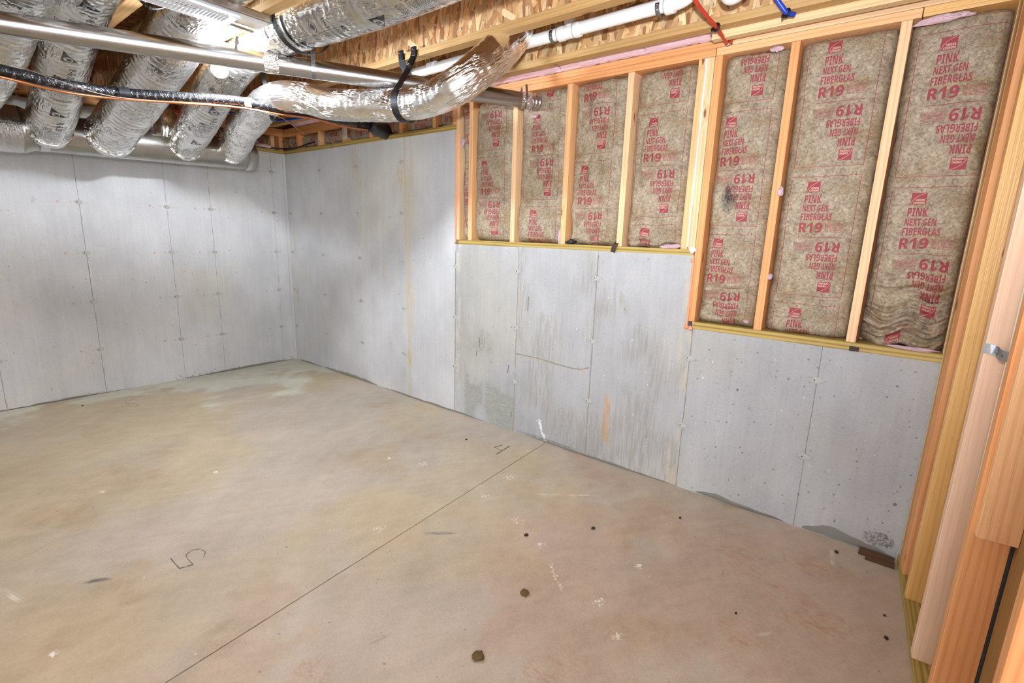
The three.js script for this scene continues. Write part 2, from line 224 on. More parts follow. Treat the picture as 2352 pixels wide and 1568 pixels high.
const concrete = (t) => std({ map: t, bumpMap: rep(concBump, 4, 4), bumpScale: 0.0016, roughness: 0.82 });
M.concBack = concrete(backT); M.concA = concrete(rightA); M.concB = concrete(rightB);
M.conc = std({ color: 0xb2b2b0, roughness: 0.85 }); M.bounceWall = std({ color: 0xe6e6e4, roughness: 0.9 }); M.concPatch = std({ color: 0xaeaea8, roughness: 0.9 }); M.rust = std({ color: 0x4a3a30, roughness: 0.8 }); M.ridge = std({ color: 0x94918a, roughness: 0.9 }); M.mortar = std({ color: 0x8d8a82, roughness: 0.95, bumpMap: concBump, bumpScale: 0.003 });
// floor: trowelled slab, red clay dust towards the near right, pale slurry by the far wall, strengthened at the corner in place of missing light
const floorT = canvasTex(2048, 2048, (px, py) => {
  const x = -3 + 3 * px / 2048, z = 5.6 * (1 - py / 2048);
  const a = fbm(x * 1.2 + 8, z * 1.5 + 2, 5, 101), b = fbm(x * 5, z * 7 + x * 3, 4, 103), fine = fbm(x * 150, z * 150, 2, 105), tr = fbm((x * 0.8 + z * 0.5) * 9, (z * 0.8 - x * 0.5) * 34, 3, 107);
  let k = (a - 0.5) * 18 + (b - 0.5) * 15 + (fine - 0.5) * 13 + (tr - 0.5) * 12 + (fbm(x * 17 + z * 6, z * 23, 4, 121) - 0.5) * 12; let c = [184 + k, 172 + k, 155 + k];
  const yel = sst(0.5, 0.68, fbm(x * 1.1 + 30, z * 1.1, 4, 109) + (3.2 - z) * 0.06); c = mix3(c, [188 + k, 171 + k, 136 + k], yel * 0.7);
  const grey = sst(0.52, 0.7, fbm(x * 2 + 3, z * 1.6 + 7, 4, 111)); c = mix3(c, [174 + k, 165 + k, 150 + k], grey * 0.4);
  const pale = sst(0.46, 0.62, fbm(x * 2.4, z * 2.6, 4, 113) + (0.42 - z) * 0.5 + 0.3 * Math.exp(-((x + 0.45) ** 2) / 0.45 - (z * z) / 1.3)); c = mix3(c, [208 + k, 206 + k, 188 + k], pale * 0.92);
  const red = sst(0.5, 0.66, fbm(x * 2.2 + 5, z * 2 + 11, 5, 115) + (z - 4.35) * 0.22 + (x + 1.2) * 0.04); c = mix3(c, [178 + k, 150 + k, 128 + k], red * 0.42);
  const brn = sst(0.62, 0.74, fbm(x * 3 + 15, z * 3, 4, 117)); return mix3(c, [172 + k, 150 + k, 120 + k], brn * 0.45);
}, (g, W, H) => {
  const X = (x) => (x + 3) / 3 * W, Y = (z) => (1 - z / 5.6) * H, r = rng(4242);
  for (let i = 0; i < 900; i++) { const q = 0.6 + r() * r() * 3; g.fillStyle = r() < 0.6 ? `rgba(110,86,62,${0.2 + r() * 0.4})` : `rgba(232,224,210,${0.2 + r() * 0.4})`; g.beginPath(); g.ellipse(r() * W, r() * H, q, q * 0.7, 0, 0, 7); g.fill(); }
  for (let i = 0; i < 130; i++) { const x = r() * W, y = r() * H; g.strokeStyle = `rgba(${r() < 0.7 ? '120,98,74' : '226,220,206'},${0.12 + r() * 0.22})`; g.lineWidth = 0.8 + r() * 1.4; g.beginPath(); g.moveTo(x, y); g.quadraticCurveTo(x + (r() - 0.5) * 50, y + (r() - 0.5) * 30, x + (r() - 0.5) * 90, y + (r() - 0.5) * 36); g.stroke(); }
  const chalk = (x, z, s, n = 26) => { for (let i = 0; i < n; i++) { const a = r() * 6.28, d = r() * s; g.strokeStyle = `rgba(240,238,232,${0.35 + r() * 0.55})`; g.lineWidth = 1 + r() * 2; const u = X(x) + Math.cos(a) * d * 683, v = Y(z) + Math.sin(a) * d * 366; g.beginPath(); g.moveTo(u, v); g.lineTo(u + (r() - 0.5) * 16, v + (r() - 0.5) * 7); g.stroke(); } };
  for (const [x, z, s] of [[-0.84, 3.58, 0.035], [-0.92, 3.86, 0.05], [-1.0, 4.07, 0.035], [-0.58, 3.54, 0.03], [-1.42, 3.4, 0.03], [-0.9, 2.8, 0.025], [-0.81, 3.02, 0.03], [-1.16, 4.47, 0.03], [-1.27, 4.61, 0.025], [-0.84, 4.5, 0.02], [-2.59, 3.18, 0.015], [-2.19, 2.0, 0.012], [-1.7, 2.2, 0.012]]) chalk(x, z, s);
  for (let i = 0; i < 12; i++) chalk(-1.1 - i * 0.009, 4.2 + i * 0.011, 0.012, 3);
  const smear = (x0, z0, x1, z1, w, col, a, n) => { for (let i = 0; i < n; i++) { const t = r(); g.fillStyle = `rgba(${col},${a * (0.3 + r() * 0.7)})`; g.save(); g.translate(X(mix(x0, x1, t) + (r() - 0.5) * w), Y(mix(z0, z1, t) + (r() - 0.5) * w)); g.rotate(Math.atan2(Y(z1) - Y(z0), X(x1) - X(x0))); g.beginPath(); g.ellipse(0, 0, 6 + r() * 14, 1 + r() * 2.5, 0, 0, 7); g.fill(); g.restore(); } };
  smear(-0.62, 3.8, -0.42, 4.05, 0.02, '236,232,224', 0.2, 40); smear(-1.3, 3.6, -1.21, 3.7, 0.02, '120,118,110', 0.25, 40); smear(-2.42, 2.83, -2.37, 2.86, 0.015, '96,94,84', 0.35, 22); smear(-2.66, 2.6, -2.62, 2.75, 0.02, '230,226,214', 0.3, 18); smear(-0.12, 5.16, -0.25, 5.18, 0.012, '226,216,202', 0.14, 26); smear(-0.94, 5.0, -0.88, 5.04, 0.015, '230,224,212', 0.14, 16);
  const blot = (x, z, rx, rz, col, a, n) => stain(g, X(x), Y(z), rx * 683, rz * 366, col, a, r, n);
  for (const [x, z, s] of [[-2.06, 1.72, 0.12], [-1.95, 1.94, 0.06], [-1.82, 1.53, 0.06], [-1.27, 1.8, 0.04], [-2.11, 2.51, 0.04], [-1.75, 2.7, 0.03], [-1.27, 1.29, 0.08], [-1.34, 0.85, 0.05], [-1.62, 2.1, 0.05]]) { blot(x, z, s, s, '176,140,92', 0.13, 40); blot(x, z, s * 0.4, s * 0.4, '166,120,76', 0.2, 20); }
  for (const [x, z, s] of [[-2.08, 3.91, 0.07], [-1.57, 4.49, 0.07], [-0.95, 4.96, 0.08], [-0.66, 5.08, 0.12], [-0.7, 5.21, 0.1], [-0.3, 5.08, 0.1], [-0.5, 4.85, 0.12]]) blot(x, z, s, s, '166,108,72', 0.12, 60);
  blot(-2.08, 3.91, 0.02, 0.02, '158,92,56', 0.3, 20);
  const pen = (pts, w, a) => { for (let k = 0; k < 3; k++) { g.strokeStyle = `rgba(52,50,46,${a})`; g.lineWidth = w * (0.5 + 0.3 * k); g.setLineDash([9 + k * 6, 2 + k * 2]); g.beginPath(); pts.forEach(([x, z], i) => (i ? g.lineTo(X(x), Y(z)) : g.moveTo(X(x), Y(z)))); g.stroke(); } g.setLineDash([]); };
  pen([[-2.158, 2.905], [-2.159, 2.955], [-2.158, 3.007], [-2.135, 3.016], [-2.111, 3.022]], 2.8, 0.55); pen([[-2.111, 3.022], [-2.112, 2.962], [-2.106, 2.926], [-2.076, 2.91], [-2.05, 2.925], [-2.042, 2.968], [-2.062, 3.001]], 2.2, 0.42);
  pen([[-0.243, 3.212], [-0.312, 3.196], [-0.32, 3.266]], 3, 0.75); pen([[-0.225, 3.26], [-0.389, 3.278]], 3, 0.75);
  pen([[-1.6, 0.42], [-1.63, 0.36], [-1.69, 0.4], [-1.685, 0.45], [-1.64, 0.48], [-1.63, 0.53], [-1.66, 0.58], [-1.7, 0.53]], 2, 0.5);
}, THREE.MirroredRepeatWrapping);
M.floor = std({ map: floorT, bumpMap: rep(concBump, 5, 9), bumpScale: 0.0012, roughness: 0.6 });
// insulation facing: mottled brown glass wool behind clear film, red print
const battT = canvasTex(1024, 1530, (x, y) => {
  const u = x / 1024, v = y / 1530, a = fbm(u * 9, v * 14, 4, 201, 9, 14), b = fbm(u * 52, v * 78, 3, 203, 52, 78), c = vn(u * 150, v * 220, 150, 220, 207);
  let k = (a - 0.5) * 40 + (b - 0.5) * 58 + (c - 0.5) * 30; let q = [156 + k, 139 + k, 114 + k * 0.95]; const br = sst(0.5, 0.68, fbm(u * 5, v * 8, 3, 209, 5, 8)); q = mix3(q, [140 + k, 116 + k, 80 + k], br * 0.55); if (b < 0.33) q = mix3(q, [96, 92, 86], (0.33 - b) * 3); return q;
}, (g, W, H) => {
  const S = W / 0.4, ink = 'rgba(150,46,58,0.9)', r = rng(9); const P = (m) => m * S;
  const fx0 = 0.03, fx1 = 0.305, fy0 = 0.012, fy1 = 0.566, my = (fy0 + fy1) / 2;
  g.strokeStyle = ink; g.lineWidth = P(0.0022); g.beginPath(); g.moveTo(P(fx0), P(fy0)); g.lineTo(P(fx1), P(fy0)); g.lineTo(P(fx1), P(fy1)); g.lineTo(P(fx0), P(fy1)); g.lineTo(P(fx0), P(fy0) + 30); g.stroke();
  g.beginPath(); g.moveTo(P(0.083), P(my)); g.lineTo(P(0.27), P(my)); g.stroke();
  const text = (s, x, y, h, w, bold = true) => { g.save(); g.font = `${bold ? 'bold ' : ''}100px sans-serif`; const m = g.measureText(s).width; g.translate(P(x), P(y)); g.scale(P(w) / m, P(h) / 72); g.fillText(s, 0, 0); g.lineWidth = 1.5; g.strokeStyle = g.fillStyle; g.strokeText(s, 0, 0); g.restore(); };
  const half = () => {
    g.fillStyle = ink; g.strokeStyle = ink; const lx = 0.1, ly = fy0 + 0.022, ls = 0.052;
    g.fillRect(P(lx), P(ly), P(ls), P(ls * 0.94));
    g.save(); g.globalCompositeOperation = 'source-over'; g.strokeStyle = 'rgba(196,170,138,1)'; g.lineWidth = P(0.0018); g.beginPath(); g.moveTo(P(lx + 0.002), P(ly + ls * 0.86)); g.quadraticCurveTo(P(lx + 0.01), P(ly + ls * 0.25), P(lx + ls * 0.92), P(ly + 0.002)); g.stroke(); g.fillStyle = 'rgba(204,180,150,1)'; text('OWENS', lx + 0.016, ly + 0.034, 0.0085, 0.032); text('CORNING', lx + 0.009, ly + 0.0455, 0.0085, 0.04); g.restore();
    g.fillStyle = ink; text('PINK', 0.094, fy0 + 0.119, 0.036, 0.07); text('NEXT GEN', 0.091, fy0 + 0.158, 0.03, 0.108); text('™', 0.196, fy0 + 0.142, 0.008, 0.006); text('FIBERGLAS', 0.088, fy0 + 0.198, 0.031, 0.13); text('®', 0.213, fy0 + 0.181, 0.008, 0.005); text('R19', 0.083, fy0 + 0.255, 0.045, 0.104);
    g.globalAlpha = 0.6; for (let i = 0; i < 9; i++) { let x = 0.197; const y = fy0 + 0.2125 + i * 0.0047; while (x < 0.262 + (i % 3) * 0.004) { const w = 0.002 + r() * 0.006; g.fillRect(P(x), P(y), P(w), P(0.0026)); x += w + 0.0013; } } g.globalAlpha = 1;
  };
  half(); g.save(); g.translate(P(0.355), P(2 * my)); g.rotate(Math.PI); half(); g.restore();
  // the film is creased: small gaps in the print
  for (let i = 0; i < 700; i++) { g.fillStyle = `rgba(176,158,126,${0.25 + r() * 0.4})`; g.beginPath(); g.ellipse(r() * W, r() * H, 1 + r() * 4, 0.6 + r() * 2, r() * 3, 0, 7); g.fill(); }
});
const battBump = canvasTex(512, 512, (x, y) => { const k = 255 * (0.7 * fbm(x / 32, y / 32, 4, 31, 16, 16) + 0.3 * vn(x / 3, y / 3, 170, 170, 33)); return [k, k, k]; }, null, THREE.RepeatWrapping, false);
M.batt = std({ map: battT, bumpMap: rep(battBump, 2, 3), bumpScale: 0.004, roughness: 0.45 });
M.pink = std({ color: 0xf8d2d8, roughness: 1, bumpMap: battBump, bumpScale: 0.006 });
// foil duct jacket with print
const foilBump = canvasTex(1024, 1024, (x, y) => {
  const u = x / 1024, v = y / 1024, w = 0.05 * fbm(u * 4, v * 4, 2, 301, 4, 4); const s1 = 1 - Math.abs(2 * fbm(u * 26 + v * 6 + w * 16, v * 9, 3, 303, 26, 9) - 1), s2 = fbm(u * 64 + v * 10, v * 16, 2, 305, 64, 16), m = fbm(u * 6, v * 6, 3, 307, 6, 6), wire = 0.5 + 0.5 * Math.sin((v * 16 + u) * 2 * Math.PI);
  const k = 255 * clamp(0.62 * Math.pow(s1, 3) * sst(0.42, 0.66, m) + 0.09 * s2 + 0.2 * m + 0.06 * wire); return [k, k, k];
}, null, THREE.RepeatWrapping, false);
const printT = canvasTex(1024, 1536, () => [232, 231, 228], (g, W, H) => { // one turn of the jacket wide, 1.2 m long; the print runs along it
  const ink = 'rgba(70,70,78,.85)', r = rng(66);
  const block = (x, y, w, h, n) => { g.fillStyle = 'rgba(86,86,92,.75)'; for (let i = 0; i < n; i++) { let q = x; const yy = y + i * h / n, e = x + w * (0.7 + 0.3 * r()); while (q < e) { const b = 3 + r() * 12; g.fillRect(q, yy, Math.min(b, e - q), h / n * 0.5); q += b + 3; } } };
  g.save(); g.translate(0, 0);
  for (const yo of [0, 768]) {
    const bx = 512;
    g.fillStyle = ink; g.save(); g.translate(bx, yo + 120); g.beginPath(); g.moveTo(0, -70); g.lineTo(95, 40); g.lineTo(-5, 62); g.closePath(); g.fill(); g.fillStyle = 'rgb(226,225,222)'; g.beginPath(); g.ellipse(34, 20, 26, 30, 0.3, 0, 7); g.fill(); g.fillStyle = ink; g.beginPath(); g.ellipse(38, 24, 13, 18, 0.3, 0, 7); g.fill(); g.restore();
    block(bx + 105, yo + 90, 16, 90, 12);
    g.save(); g.translate(bx + 10, yo + 300); g.rotate(Math.PI / 2); g.fillStyle = ink; g.font = 'bold 62px sans-serif'; g.fillText('R-6.0', -50, -40); g.fillText('6"', 90, 30); g.restore();
    g.strokeStyle = ink; g.lineWidth = 3; g.strokeRect(bx - 20, yo + 420, 150, 215); block(bx - 10, yo + 432, 128, 190, 19);
    g.lineWidth = 4; g.beginPath(); g.arc(bx - 62, yo + 520, 28, 0, 7); g.stroke(); g.fillStyle = ink; g.font = 'bold 26px sans-serif'; g.fillText('UL', bx - 80, yo + 530);
    g.save(); g.translate(bx - 66, yo + 650); g.rotate(0.78); g.strokeRect(-26, -26, 52, 52); g.fillStyle = 'rgba(90,90,96,.7)'; g.fillRect(-16, -16, 32, 32); g.restore(); block(bx - 20, yo + 660, 140, 60, 6);
  }
  g.restore();
});
const foil = (o) => std({ metalness: 1, roughness: 0.19, color: 0xf4f2ee, bumpMap: rep(foilBump, 2, 2.2), bumpScale: 0.009, ...o });
M.flexPrint = foil({ map: printT }); M.flexPlain = foil({ color: 0xe2e0dc }); M.flexShiny = foil({ color: 0xf8f6f2, roughness: 0.23, bumpScale: 0.011 });
const tapeBump = canvasTex(256, 256, (x, y) => { const k = 255 * (1 - Math.abs(2 * fbm(x / 16, y / 16, 4, 41, 16, 16) - 1)); return [k, k, k]; }, null, THREE.RepeatWrapping, false);
M.tape = std({ metalness: 1, roughness: 0.2, color: 0xe8e8e6, bumpMap: rep(tapeBump, 3, 3), bumpScale: 0.006 });
const galvT = canvasTex(512, 512, (x, y) => { const k = 196 + 26 * (fbm(x / 16, y / 2.2, 3, 51, 32, 233) - 0.5) + 16 * (fbm(x / 60, y / 60, 2, 53) - 0.5); return [k, k, k]; });
M.galv = std({ metalness: 1, roughness: 0.3, color: 0xe6e4de, map: galvT }); M.galvBright = std({ metalness: 1, roughness: 0.27, color: 0xf0f0f0, map: galvT }); M.zinc = std({ metalness: 1, roughness: 0.42, color: 0x9a9c9e });
const perfT = canvasTex(64, 64, (x, y) => { const q = Math.hypot(x - 32, (y - 32)) < 9 ? 0 : 255; return [q, q, q]; }, null, THREE.RepeatWrapping, false);
M.perf = std({ metalness: 1, roughness: 0.42, color: 0x9a9c9e, alphaMap: rep(perfT, 1, 1), alphaTest: 0.5, side: THREE.DoubleSide });
M.black = std({ color: 0x17171a, roughness: 0.45 }); M.rubber = std({ color: 0x0b0b0d, roughness: 0.28, bumpMap: rep(foilBump, 1, 6), bumpScale: 0.004 }); M.blackStrap = std({ color: 0x121213, roughness: 0.4 });
M.copper = std({ metalness: 1, color: 0xd88a5a, roughness: 0.3 }); M.wire = std({ color: 0x7a6656, roughness: 0.6 });
M.pvc = std({ color: 0xf1f0ea, roughness: 0.32 }); M.redPex = std({ color: 0xc43a26, roughness: 0.35 }); M.bluePex = std({ color: 0x1f3fb4, roughness: 0.35 }); M.clipBlack = std({ color: 0x101011, roughness: 0.5 });
M.foam = std({ color: 0xe89c78, roughness: 0.75 }); M.caulk = std({ color: 0xf2efe8, roughness: 0.6 }); M.whitePaint = std({ color: 0xe9ebee, roughness: 0.4 }); M.mud = std({ color: 0x80683a, roughness: 0.95, bumpMap: concBump, bumpScale: 0.006 }); M.grit = std({ color: 0x33291f, roughness: 0.9 }); M.panelTan = wood(spfT, 0xa98f66, 0.8); M.gasket = std({ color: 0x2c3234, roughness: 0.9 });
M.bulb = std({ color: 0xffffff, emissive: 0xfff4e2, emissiveIntensity: 14, roughness: 0.4 }); M.porcelain = std({ color: 0xf4f2ec, roughness: 0.3 }); M.greyTab = std({ color: 0xb4bac2, roughness: 0.6 });

// ───────── the setting ─────────
{ // floor: two pours with a saw-cut joint between them
  const f = thing('floor'); f.userData.kind = 'structure';
  const cut = (x) => 3.413 - x * 0.0735, poly = (pts) => { const s = new THREE.Shape(pts.map(([x, z]) => new THREE.Vector2(x, -z))); const g = new THREE.ExtrudeGeometry(s, { depth: 0.1, bevelEnabled: false }); g.rotateX(-Math.PI / 2); g.translate(0, -0.1, 0); return planarUV(g, (x) => (x + 3) / 3, (x, y, z) => z / 5.6); };
  const w = 0.0026;
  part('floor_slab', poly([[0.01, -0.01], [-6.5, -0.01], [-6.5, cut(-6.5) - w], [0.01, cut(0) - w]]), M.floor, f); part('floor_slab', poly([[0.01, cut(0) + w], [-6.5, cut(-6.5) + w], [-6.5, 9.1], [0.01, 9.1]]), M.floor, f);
  const b = new THREE.BoxGeometry(6.7, 0.05, 9.3); b.translate(-3.2, -0.105, 4.55); part('joint_bottom', b, std({ color: 0x4a443e, roughness: 0.95 }), f);
}
function extrude(pts, depth, map) { const g = new THREE.ExtrudeGeometry(new THREE.Shape(pts.map((p) => new THREE.Vector2(p[0], p[1]))), { depth, bevelEnabled: true, bevelSize: 0.0015, bevelThickness: 0.0015, bevelSegments: 1 }); return g; }
const HT = 2.1757, S1 = 1.3548, S2 = 0.9538, Z1 = 2.494, Z2 = 4.315, R5 = 4.353;
const bumpy = (g, amt, seed, f = 40) => { const p = g.attributes.position; for (let i = 0; i < p.count; i++) { const x = p.getX(i), y = p.getY(i), z = p.getZ(i); const n = (k) => (fbm(x * f + k * 9 + z * f * 0.7, y * f + z * f + k * 5, 3, seed + k) - 0.5) * 2 * amt; p.setXYZ(i, x + n(1), y + n(2), z + n(3)); } g.computeVertexNormals(); return g; };
function tieMarks(w, list, toX) { // snapped form ties: a grout patch with a dark stub
  const pg = bumpy(new THREE.SphereGeometry(0.02, 14, 8), 0.003, 5, 90); pg.scale(1.35, 0.8, 0.22); const hg = new THREE.SphereGeometry(0.0035, 8, 6);
  for (const [u, y] of list) { const p = part('tie_patch', pg, M.concPatch, w); p.position.copy(toX(u, y)); if (toX.turn) p.rotation.y = toX.turn; const h = part('tie_stub', hg, M.rust, w); h.position.copy(toX(u - 0.012, y + 0.002, 0.004)); }
}
{ // right wall: stepped foundation, cast against panel forms, framed above
  const w = thing('wall_right'); w.userData.kind = 'structure';
  const flip = (g) => { g.rotateY(-Math.PI / 2); return g; };           // shape (z, y), extruded along -x
  const core = new THREE.ExtrudeGeometry(new THREE.Shape([[-0.3, 0], [9.2, 0], [9.2, S2 - 0.003], [Z2 + 0.004, S2 - 0.003], [Z2 + 0.004, S1 - 0.003], [Z1 + 0.004, S1 - 0.003], [Z1 + 0.004, HT - 0.003], [-0.3, HT - 0.003]].map((p) => new THREE.Vector2(p[0], p[1] - 0.0))), { depth: 0.24, bevelEnabled: false }); flip(core); core.translate(0.25, 0, 0); part('core', core, M.conc, w);
  const seams = [0.002, 0.642, 1.253, 1.8685, Z1, 3.111, 3.73, R5, 4.977, 5.6, 7.2, 9.0], gap = 0.0013;
  seams.slice(0, -1).forEach((a, i) => {
    const gp = a > 2.4 ? 0.0021 : gap, b = seams[i + 1] - (seams[i + 1] > 2.4 ? 0.0021 : gap), c = a + gp; let pts;
    if (b <= Z1) pts = [[c, 0], [b, 0], [b, HT], [c, HT]]; else if (i === 6) pts = [[c, 0], [b, 0], [b, S2], [Z2, S2], [Z2, S1], [c, S1]]; else { const t = c < Z2 ? S1 : S2; pts = [[c, 0], [b, 0], [b, t], [c, t]]; }
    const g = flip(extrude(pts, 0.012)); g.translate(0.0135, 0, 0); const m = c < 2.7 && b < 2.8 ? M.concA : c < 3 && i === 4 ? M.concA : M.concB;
    if (i === 4) { // the panel that straddles both textures
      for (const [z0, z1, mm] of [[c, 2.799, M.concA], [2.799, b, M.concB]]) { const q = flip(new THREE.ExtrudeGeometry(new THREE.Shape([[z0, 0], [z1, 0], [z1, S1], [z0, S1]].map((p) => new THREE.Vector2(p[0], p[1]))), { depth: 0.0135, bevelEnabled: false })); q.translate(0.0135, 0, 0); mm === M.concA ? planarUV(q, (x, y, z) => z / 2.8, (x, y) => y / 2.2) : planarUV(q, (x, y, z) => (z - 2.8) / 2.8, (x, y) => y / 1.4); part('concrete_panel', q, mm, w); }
      return;
    }
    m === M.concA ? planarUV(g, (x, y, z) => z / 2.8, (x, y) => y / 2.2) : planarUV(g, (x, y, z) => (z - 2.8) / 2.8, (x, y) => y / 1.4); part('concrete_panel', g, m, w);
  });
  const at = (z, y, p = 0) => V(-0.0005 - p, y, z); at.turn = Math.PI / 2; const L = []; for (const z of [0.642, 1.253, 1.8685]) for (const y of TIEY) L.push([z, y]); for (const z of [Z1 + 0.004, 3.111, 3.73]) for (const y of TIEY.slice(0, 3)) L.push([z, y]); L.push([R5, 0.384], [R5, 0.785], [4.977, 0.384], [4.977, 0.785], [0.05, 0.384], [0.05, 0.785], [0.05, 1.186], [0.05, 1.584]); tieMarks(w, L, at);
  const ridge = (pts, r, seed) => sweepGeo(pts, (s) => r * (0.35 + 0.9 * fbm(s * 30, seed, 3, seed)), { step: 0.006, seg: 8 });
  part('cold_joint_ridge', ridge([V(0, 0.6, 3.113), V(0, 0.598, 3.33), V(0, 0.584, 3.52), V(0, 0.588, 3.66), V(0, 0.61, 3.715)], 0.005, 3), M.ridge, w); part('seam_ridge', ridge([V(0, 0.02, Z1 + 0.003), V(0, 1.3, Z1 + 0.003)], 0.0045, 5), M.ridge, w); part('seam_ridge', ridge([V(0, 0.02, 3.73), V(0, 1.33, 3.731)], 0.0038, 7), M.ridge, w); part('seam_ridge', ridge([V(0, 0.02, 3.111), V(0, 1.33, 3.111)], 0.0024, 9), M.ridge, w); part('seam_ridge', ridge([V(0, 0.01, R5), V(0, 0.945, R5)], 0.003, 11), M.ridge, w);
  const smear = (z0, z1, h, seed) => { const n = Math.round((z1 - z0) / 0.02); const g = gridGeo(n, 4, (u, v) => { const e = Math.sin(Math.PI * u), top = h * (0.25 + 1.3 * fbm(u * n * 0.16, 3, 3, seed)) * Math.pow(e, 0.6) + 0.002; return [0.001 - 0.009 * Math.sin(v * Math.PI) * e * (0.5 + vn(u * n * 0.5, v * 3, 256, 256, seed)), v * top, z0 + (z1 - z0) * u]; }); part('mortar_smear', g, M.mortar, w); };
  smear(0.55, 1.5, 0.035, 3); smear(1.5, 2.9, 0.012, 5); smear(4.45, 4.95, 0.03, 7); smear(5.0, 5.42, 0.06, 9); smear(3.2, 4.4, 0.01, 13); smear(0.02, 0.55, 0.012, 15);
  const sh = new THREE.BoxGeometry(0.02, 1.9, 9.6); sh.translate(0.16, 1.83, 4.5); part('sheathing', planarUV(sh, (x, y, z) => z, (x, y) => y), M.osbDark, w);
}
{ // back wall
  const w = thing('wall_back'); w.userData.kind = 'structure';
  const c = new THREE.BoxGeometry(6.8, HT - 0.003, 0.24); c.translate(-3.1, (HT - 0.003) / 2, -0.13); part('core', c, M.conc, w);
  const seams = [-6.2, -4.8, -3.55, -2.94, -2.325, -1.715, -1.112, -0.754, -0.15, -0.03, 0.0], gap = 0.0022;
  seams.slice(0, -1).forEach((a, i) => { const g = extrude([[a + gap, 0], [seams[i + 1] - gap * (i === 8 ? 0.4 : 1), 0], [seams[i + 1] - gap, HT], [a + gap, HT]], 0.012); g.translate(0, 0, i === 9 ? -0.0075 : -0.0135); planarUV(g, (x) => (x + 2.4) / 2.4, (x, y) => y / 2.2); part('concrete_panel', g, M.concBack, w); });
  const at = (x, y, p = 0) => V(x, y, 0.0005 + p); const L = []; for (const x of [-2.325, -1.715, -1.112, -0.754, -0.15]) for (const y of TIEY) L.push([x, y]); tieMarks(w, L, at);
  const n = 90; for (const [x0, x1, h, s] of [[-1.15, -0.02, 0.018, 3], [-2.6, -1.5, 0.012, 5]]) part('mortar_smear', gridGeo(n, 4, (u, v) => { const e = Math.sin(Math.PI * u); return [x0 + (x1 - x0) * u, v * (h * (0.2 + 1.3 * fbm(u * 14, 3, 3, s)) * e + 0.002), 0.009 * Math.sin(v * Math.PI) * e * (0.5 + vn(u * 40, v * 3, 256, 256, s)) - 0.001]; }), M.mortar, w);
  const sh = new THREE.BoxGeometry(6.8, 0.9, 0.02); sh.translate(-3.1, 2.35, -0.16); part('sheathing', planarUV(sh, (x) => x, (x, y) => y), M.osbDark, w);
}
for (const [n, x, z, wx, wz] of [['wall_left', -5.3, 4.0, 0.2, 8.4], ['wall_front', -2.6, 8.1, 5.6, 0.2]]) { const g = new THREE.BoxGeometry(wx, 2.9, wz); g.translate(0, 1.45, 0); const o = mesh(n, g, M.bounceWall); o.position.set(x, 0, z); o.userData.kind = 'structure'; }  // unseen walls, moved close and made pale to bounce fill light
{ const g = boardGeo(-6.55, 0.17, 2.724, 2.745, -0.17, 9.2, 9); const o = mesh('ceiling', g, M.osbDark); o.userData.kind = 'structure'; }

// ───────── floor joists ─────────
const JO = [-0.1325, -0.642, -1.125, -1.45, -1.868, -2.36, -2.85], jl = ['wooden I-joist nearest the framed right wall, above the pink insulation', 'wooden I-joist that carries the black strap and shows its broad strand-board web', 'wooden I-joist whose bottom edge runs under the strapped silver duct', 'wooden I-joist that carries the glowing bulb', 'wooden I-joist seen between two printed silver ducts left of the bulb', 'wooden I-joist behind the leftmost silver duct', 'wooden I-joist beyond the left edge of the ducts'];
JO.forEach((x, i) => {
  const j = thing('floor_joist', jl[i], 'joist', 'I-joists under the floor above'); j.position.set(x, 2.42, 0);
  const z0 = 0.02, z1 = 6.3, F = (y0, y1, n) => part(n, boardGeo(-0.032, 0.032, y0, y1, z0, z1, 100 + i * 3 + y0), M.flange, j);
  F(0, 0.038, 'bottom_flange'); F(0.264, 0.302, 'top_flange');
  const g = new THREE.BoxGeometry(0.0095, 0.23, z1 - z0); g.translate(0, 0.151, (z0 + z1) / 2); part('web', planarUV(g, (px, y, z) => z + i * 0.37, (px, y) => y + i * 0.19), M.osb, j);
});

// ───────── framing on the right wall ─────────
const D = 0.135;
board('sill_plate', [0.001, D, HT, 2.2137, -0.01, Z1 - 0.004], M.treated, 'greenish treated sill plate on the tall part of the right concrete wall', 'plate');
board('sill_plate', [0.001, D, S1, 1.388, Z1 + 0.03, Z2 - 0.002], M.treated, 'greenish treated sill plate on the middle step of the concrete wall', 'plate');
board('sill_plate', [0.001, D, S2, 0.9945, Z2 + 0.03, 5.6], M.treated, 'greenish treated sill plate on the lowest step of the concrete wall', 'plate');
board('sill_plate', [-5.9, 0.0, HT, 2.2137, -D, -0.002], M.treated, 'greenish treated sill plate on top of the back concrete wall', 'plate');
const TP = 2.3445;
board('top_plate', [0.001, D, TP, TP + 0.037, -0.01, Z2 + 0.003], M.firE, 'lower orange top plate over the middle step and tall wall', 'plate'); board('top_plate', [0.002, D, TP, TP + 0.037, Z2 + 0.006, 5.128], M.firB, 'pale lower top plate over the lowest step, left of the knot', 'plate'); board('top_plate', [0.001, D, TP, TP + 0.037, 5.131, 5.7], M.spfGold, 'knotty end piece of the lower top plate beside the partition', 'plate');
board('top_plate', [0.004, D, TP + 0.038, 2.4195, -0.01, 4.39], M.firE, 'upper orange top plate with wavy grain under the pink insulation', 'plate'); board('top_plate', [0.003, D, TP + 0.038, 2.4195, 4.393, 5.7], M.fir, 'upper top plate over the lowest wall step', 'plate');
board('top_plate', [-5.9, -0.002, TP, TP + 0.037, -D, -0.002], M.firE, 'lower top plate above the back concrete wall', 'plate'); board('top_plate', [-5.9, -0.002, TP + 0.038, 2.4195, -D, -0.002], M.firE, 'upper top plate above the back concrete wall', 'plate');
